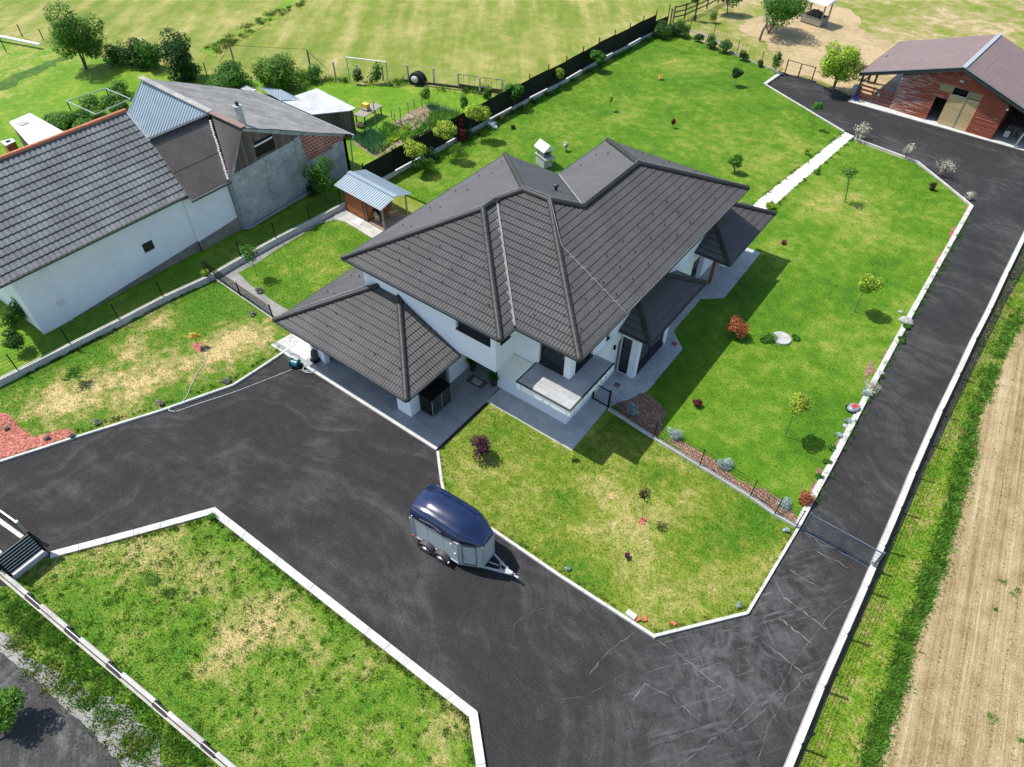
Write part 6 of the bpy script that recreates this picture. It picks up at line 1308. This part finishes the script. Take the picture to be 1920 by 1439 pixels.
for i, (p, lb, m_) in enumerate([((1183,1155),'white slab block on the driveway kerb of the front lawn','stripe'), ((1195,1163),'single red brick next to the white slab block','brickred'), ((1209,1161),'red brick standing apart from the white slab block','brickred'), ((1262,1170),'red brick lying alone near the lane mouth kerb','brickred')]):
    s_ = (.42,.2,.2) if i == 0 else (.22,.14,.1); mb = MB().box(-s_[0]/2,s_[0]/2,-s_[1]/2,s_[1]/2,0,s_[2]*.9)
    solo('slab_block' if i == 0 else 'brick', mb, M[m_], lb, 'block' if i == 0 else 'brick', tuple(g(*p, .01)), world=False, rz=R((-2,60,-50,5)[i]), group=None)
for i, p in enumerate([(1688,586),(1652,700),(1640,716),(1585,800)]):
    rock(p, .16, ('flat buff stone in the lawn near the pale boulder','flat buff stone above the mower by the kerb','flat buff stone beside the yellowish low shrub','flat reddish stone below the mower by the kerb')[i], 50+i)

# ---- neighbour's vegetable garden and vine arbor
gard = [(700,262),(716,240),(752,222),(776,205),(800,196),(836,202),(868,212),(872,226),(836,256),(790,282),(730,310),(704,296),(668,274),(664,262)]
sheet('garden_soil', rough(g2(gard), .12, .4), 0, M['soil'], .05)
def bed(name, label, poly, m, dens, h, wd, seed, lean=1.0):
    p = g2(poly); rng_ = np.random.default_rng(seed); P = scatter(p, int(polyarea(p)*dens), rng_); V = blades(P, 0.0, h, wd, rng_, lean)
    o = bpy.data.objects.new(name, quads_mesh(name, V, 3, m)); COL.link(o); tagp(o, label, 'vegetable bed', None, 'stuff')
bed('onion_bed', 'blue green onion leaves standing in rows beside the barn gutter', [(664,264),(694,243),(726,262),(722,282),(700,292)], L['onion'], 120, .5, .05, 1, .5)
bed('lettuce_bed', 'bright lettuce and bean leaves in the middle of the vegetable garden', [(700,262),(722,232),(748,240),(740,258),(728,262),(712,266)], L['garden'], 160, .3, .14, 2)
bed('bean_row', 'pale leafy edging row across the vegetable garden', [(698,284),(710,288),(772,244),(764,238)], L['lime'], 170, .3, .13, 3)
bed('potato_bed', 'mid green potato plants along the black fence', [(748,262),(758,268),(820,238),(872,222),(860,214),(812,214),(790,240)], L['garden'], 150, .4, .13, 4)
bed('cabbage_bed', 'dull green seedlings on the bare soil of the garden', [(742,232),(800,208),(812,216),(776,240),(752,244)], L['willow'], 26, .16, .08, 5)
bed('herb_bed', 'feathery dark green herbs at the top of the vegetable garden', [(800,198),(836,204),(858,214),(830,218),(806,210)], L['onion'], 60, .6, .05, 6)
bed('squash_bed', 'yellow green leaves at the lower end beside the fence', [(712,300),(748,280),(762,288),(728,306)], L['lime'], 130, .36, .14, 7)
for i, (b, tp) in enumerate([((735,224),(735,206)), ((741,232),(739,213)), ((753,236),(750,200)), ((766,212),(764,192)), ((777,202),(775,185)), ((792,202),(790,182)), ((706,240),(697,190)), ((804,248),(803,222)), ((709,294),(707,271)), ((721,292),(720,277)), ((706,222),(704,204))]):
    q = g(*b); lb = ('lowest bean stake beside the lettuce','short bean stake beside the first','tall thin stake in front of the bare soil','thick short stake at the upper bed edge','thin stake at the top bed edge','stake beside the tall pale plant','tall dark post standing in front of the junk table','stake among the potato plants','grey stake at the lower garden corner','short stake at the lower garden corner','small stake left of the lettuce')[i]
    solo('garden_stake', MB().tube(q, q+Vector((0,0,min(2.3, zat(*tp, q)))), .04, n=6), M['wood_post'], lb, 'stake', tuple(q), group='wooden stakes in the vegetable garden')
for i, (b, c, r, m_, lb) in enumerate([((799,200),(797,176),12,'silver','tall pale green plant at the top of the garden, left one'), ((868,214),(868,192),11,'silver','tall pale green plant at the top of the garden, right one'), ((913,194),(914,178),12,'mid','round green shrub between garden and black fence')]):
    P_('tall_plant', lb, 'plant', b, c, r, (L['garden'] if m_ == 'silver' else L[m_]), 160+i, rz=1.4, dens=1.3)
for i, (b, c, r, m_, lb) in enumerate([((160,262),(150,240),24,'garden','leafy grapevine mass right behind the orange ridge tiles'), ((90,240),(96,222),20,'garden','leafy grapevine mass beside the flat white shed roof'), ((195,240),(190,220),22,'garden','leafy grapevine mass under the right arbor rail'), ((120,262),(110,232),26,'garden','leafy grapevine mass at the lower left of the arbor'), ((150,246),(142,222),28,'mid','leafy grapevine mass behind the tiled roof ridge'), ((180,226),(172,200),27,'garden','leafy grapevine mass in the middle of the arbor'), ((212,206),(206,186),22,'garden','leafy grapevine mass at the far end of the arbor'), ((225,222),(222,205),20,'mid','leafy grapevine mass next to the ribbed roof')]):
    P_('grapevine', lb, 'vine', b, c, r, L[m_], 170+i, rz=.6, dens=1.5, k=10, lump=.4, group='grapevines on the pipe arbor')
t = thing('vine_arbor', 'pale pipe arbor carrying the grapevines behind the tiled house', 'arbor', g(200,185))
C4 = [g(198,166,1.9), g(245,186,1.9), g(180,215,1.9), g(125,190,1.9)]
for i in range(4): part('rail', MB().tube(C4[i], C4[(i+1)%4], .04, n=6), M['galv'], t, world=True); part('post', MB().tube((C4[i].x, C4[i].y, 0), C4[i], .045, n=6), M['wood_dark'], t, world=True)
# junk table, machine and tyre arch
t = thing('work_table', 'long weathered plank table standing beside the tarp shed', 'table', g(690,225)); A, B2_ = g(672,218,.8), g(708,196,.8); dd = (B2_-A).normalized()
part('table_top', MB().bar(A, B2_, 1.1, .06), M['wood_post'], t, world=True)
for q in (A+dd*.2, B2_-dd*.2):
    for s_ in (-.45, .45): n_ = Vector((-dd.y, dd.x, 0))*s_; part('leg', MB().bar(q+n_-Vector((0,0,.8)), q+n_, .08, .08), M['wood_dark'], t, world=True)
c = g(687,204,.95); mc = thing('old_machine', 'old machine with yellow hood and red parts on the plank table', 'machine', c)
part('hood', MB().box(-.3,.25,-.2,.2,.0,.42), M['yellow'], mc); part('frame', MB().box(-.6,.3,-.25,-.2,-.05,.05).box(-.6,.3,.2,.25,-.05,.05), M['galv'], mc); part('engine', MB().ball((-.35,0,.1),.18), M['red'], mc)
q = g(782,156); ta = MB(); 
for k in range(12):
    a0_, a1_ = math.pi*k/12, math.pi*(k+1)/12; ta.tube((.75*math.cos(a0_),0,.9*math.sin(a0_)), (.75*math.cos(a1_),0,.9*math.sin(a1_)), .1, n=8)
    ta.tube((.72*math.cos(a0_),.5,.85*math.sin(a0_)), (.72*math.cos(a1_),.5,.85*math.sin(a1_)), .1, n=8)
ar = thing('tyre_arch', 'black half round tyre shelter with pale tarp at the rear fence', 'shelter', q, R(12)); part('arch', ta, M['rubber'], ar); part('cover', MB().lathe([(.7,-.3),(.72,.5)], n=24), M['black'], ar)
for v in ar.children[1].data.vertices: v.co = Vector((v.co.x, v.co.z, max(0, v.co.y*1.2)))
solo('tarp_bundle', MB().ball((0,-.35,.45),.38,.2,.3), M['pool'], 'pale tarp bundle in the mouth of the tyre arch', 'tarp', tuple(q), world=False, rz=R(12))
for b, r, lb in (((655,216),.35,'dark junk heap left of the plank table'), ((676,238),.45,'grey junk heap at the foot of the tarp shed')): rock(b, r, lb, 77, 'wood_dark')

# ================================================================== GRASS, WEEDS, SEEDLINGS (uncountable)
house_fp = [(-27.5,14.6),(-15.1,14.6),(-15.1,18.5),(-9.8,18.5),(-8.8,25),(-8.8,28.5),(-9.9,29.6),(-9.9,33),(-8.9,34),(-8.9,40.1),(-23,40.1),(-23,31),(-26,28)]
grass_stuff('grass_blades', 'mown patchy grass of the left lawn', LA, 0, 260, .055, .028, M['lawn_left'], 1)
grass_stuff('grass_blades', 'mown grass of the small side lawn', LB, .012, 300, .05, .025, M['lawn'], 2, [house_fp])
grass_stuff('grass_blades', 'mown green grass of the back lawn', LC, 0, 110, .055, .032, M['lawn'], 3, [house_fp])
grass_stuff('grass_blades', 'mown yellowish grass of the front lawn', LD, .004, 420, .06, .026, M['lawn_front'], 4, [house_fp])
grass_stuff('grass_blades', 'rough patchy grass of the lower lawn', LE, 0, 420, .06, .026, M['lawn_low'], 5)
vg = g2([(1960,442),(1925,450),(1800,725),(1500,1430),(1420,1650),(1560,1650),(1645,1439),(1690,1300),(1755,1085),(1800,960),(1858,740),(1905,625),(1960,520)], -.1)
grass_stuff('verge_grass', 'tall unmown grass between lane wall and field', vg, -.1, 300, .10, .035, M['verge'], 6, lean=1.1)
rv = g2([(-60,1090),(20,1100),(200,1248),(430,1442),(520,1562),(330,1562),(310,1400),(180,1290),(70,1230),(-60,1150)], 0)
grass_stuff('verge_grass', 'unmown grass between roadside wall and gravel', rv, -.02, 260, .12, .035, M['lawn_low'], 7, lean=1.0)
rg_ = np.random.default_rng(9)
def rc(poly, n, s): return scatter(poly, n, np.random.default_rng(s))
tuft_stuff('weeds', 'darker weed clumps in the lower lawn', rc(LE, 260, 1), 0, 36, .2, .08, .035, L['garden'], 11)
tuft_stuff('weeds', 'weed clumps along the roadside wall', rc(g2([(0,1120),(60,1140),(300,1345),(430,1450),(400,1462),(260,1340),(120,1230),(0,1150)]), 90, 2), 0, 90, .35, .16, .05, L['garden'], 12)
tuft_stuff('weeds', 'bright leafy weed edge between verge and field', [tuple(g(x+rg_.uniform(-9,9), y+rg_.uniform(-14,14), -.1))[:2] for (x, y) in [tuple((np.array(fe[i])-np.array([14,0]))*(1-u)+(np.array(fe[i+1])-np.array([14,0]))*u) for i in range(1, 20) for u in (.05,.15,.25,.35,.45,.55,.65,.75,.85,.95) for _ in range(2)]], -.1, 60, .38, .18, .07, L['garden'], 13)
tuft_stuff('weeds', 'sparse weeds at the roadside gravel edge', rc(g2([(0,1190),(80,1230),(200,1320),(330,1400),(360,1439),(240,1439),(120,1330),(20,1250)]), 60, 4), .01, 60, .35, .12, .04, M['verge'], 14)
tuft_stuff('weeds', 'grass tufts in the far lawn margins by the black fence', rc(g2([(745,325),(840,274),(1060,154),(1226,66),(1230,72),(1060,166),(850,290),(760,335)]), 60, 5), 0, 50, .4, .3, .05, L['mid'], 15)
tuft_stuff('weeds', 'tall rough grass along the rear post fence', rc(g2([(560,140),(700,150),(940,172),(940,182),(760,164),(600,158),(560,150)]), 70, 6), 0, 60, .5, .45, .07, L['mid'], 16)
tuft_stuff('weeds', 'rough grass on the old ditch across the meadow', rc(g2([(378,92),(480,34),(560,0),(575,2),(490,46),(405,102)]), 60, 7), -.13, 60, .6, .18, .07, M['verge'], 17)
tuft_stuff('weeds', 'grass tufts hanging over the lane kerb', rc(g2([(1815,396),(1722,569),(1640,717),(1524,940),(1530,944),(1650,716),(1730,569),(1824,398)]), 70, 8), .02, 40, .22, .12, .03, L['mid'], 18)
def along(px, n, seed, off=(0, 0), amp=3):
    r_ = random.Random(seed); o = []
    for i in range(len(px)-1):
        k = max(1, int(n*math.dist(px[i], px[i+1])/100))
        for j in range(k):
            u = r_.random(); o.append(tuple(g(px[i][0]+(px[i+1][0]-px[i][0])*u+off[0]+r_.uniform(-amp, amp), px[i][1]+(px[i+1][1]-px[i][1])*u+off[1]+r_.uniform(-amp, amp)))[:2])
    return o
tuft_stuff('edge_grass', 'longer grass leaning over the wide kerb of the lower lawn', along([(120,1036),(403,968),(640,1155),(880,1345),(893,1439)], 16, 41, (-5, 4), 4), .0, 34, .16, .12, .03, M['lawn_low'], 41)
tuft_stuff('edge_grass', 'longer grass along the kerb of the front lawn', along([(826,860),(838,940),(927,990),(1050,1073),(1228,1187),(1398,1145),(1490,998)], 13, 42, (0, -4), 3), .0, 26, .12, .08, .025, M['lawn_front'], 42)
tuft_stuff('edge_grass', 'longer grass along the kerb of the left lawn', along([(140,812),(300,762),(438,712),(474,690),(547,642)], 12, 43, (0, -2), 3), .0, 26, .14, .09, .03, M['lawn_left'], 43)
tuft_stuff('edge_grass', 'longer grass along the foot of the left boundary wall', along([(0,722),(133,662),(306,572),(389,526)], 22, 44, (0, 0), 3), .0, 30, .14, .12, .03, M['lawn_left'], 44)
tuft_stuff('edge_grass', 'ragged grass along both sides of the white path', along([(1584,248),(1520,301),(1452,353),(1420,378)], 14, 45, (-2, 0), 3)+along([(1601,258),(1540,311),(1482,360),(1452,388)], 14, 46, (2, 1), 3), .0, 30, .2, .09, .05, M['lawn'], 45)
tuft_stuff('roadside_weeds', 'patchy weeds growing into the roadside gravel', rc(g2([(20,1190),(110,1235),(230,1330),(300,1400),(270,1430),(190,1350),(90,1275)]), 26, 47), .01, 70, .4, .12, .05, L['garden'], 47)
# seedlings in rows over the tilled field
A0, A1 = g(1707,1439,-.06), g(1905,690,-.06); dv = (A1-A0).normalized(); nv = Vector((dv.y, -dv.x, 0)); cs = []
rr2 = random.Random(6)
for i in range(26):
    for k in range(260):
        q = A0+nv*(i*.72)+dv*(k*.24-14+rr2.uniform(-.05,.05)); 
        if rr2.random() < .85: cs.append((q.x+rr2.uniform(-.03,.03), q.y))
fp = g2(fe, -.06); ca = np.array(cs); ca = ca[inpoly(ca, fp)]
tuft_stuff('seedlings', 'rows of tiny green seedlings in the tilled field', [tuple(c) for c in ca], -.06, 4, .07, .09, .022, L['mid'], 20, 'seedlings')
tuft_stuff('field_weeds', 'scattered bright weeds in the tilled field', [tuple(g(*p, -.06))[:2] for p in ((1880,1091),(1908,1107),(1899,1115),(1866,1143),(1855,1344),(1859,1350),(1913,1389))], -.06, 40, .18, .10, .04, L['garden'], 21)
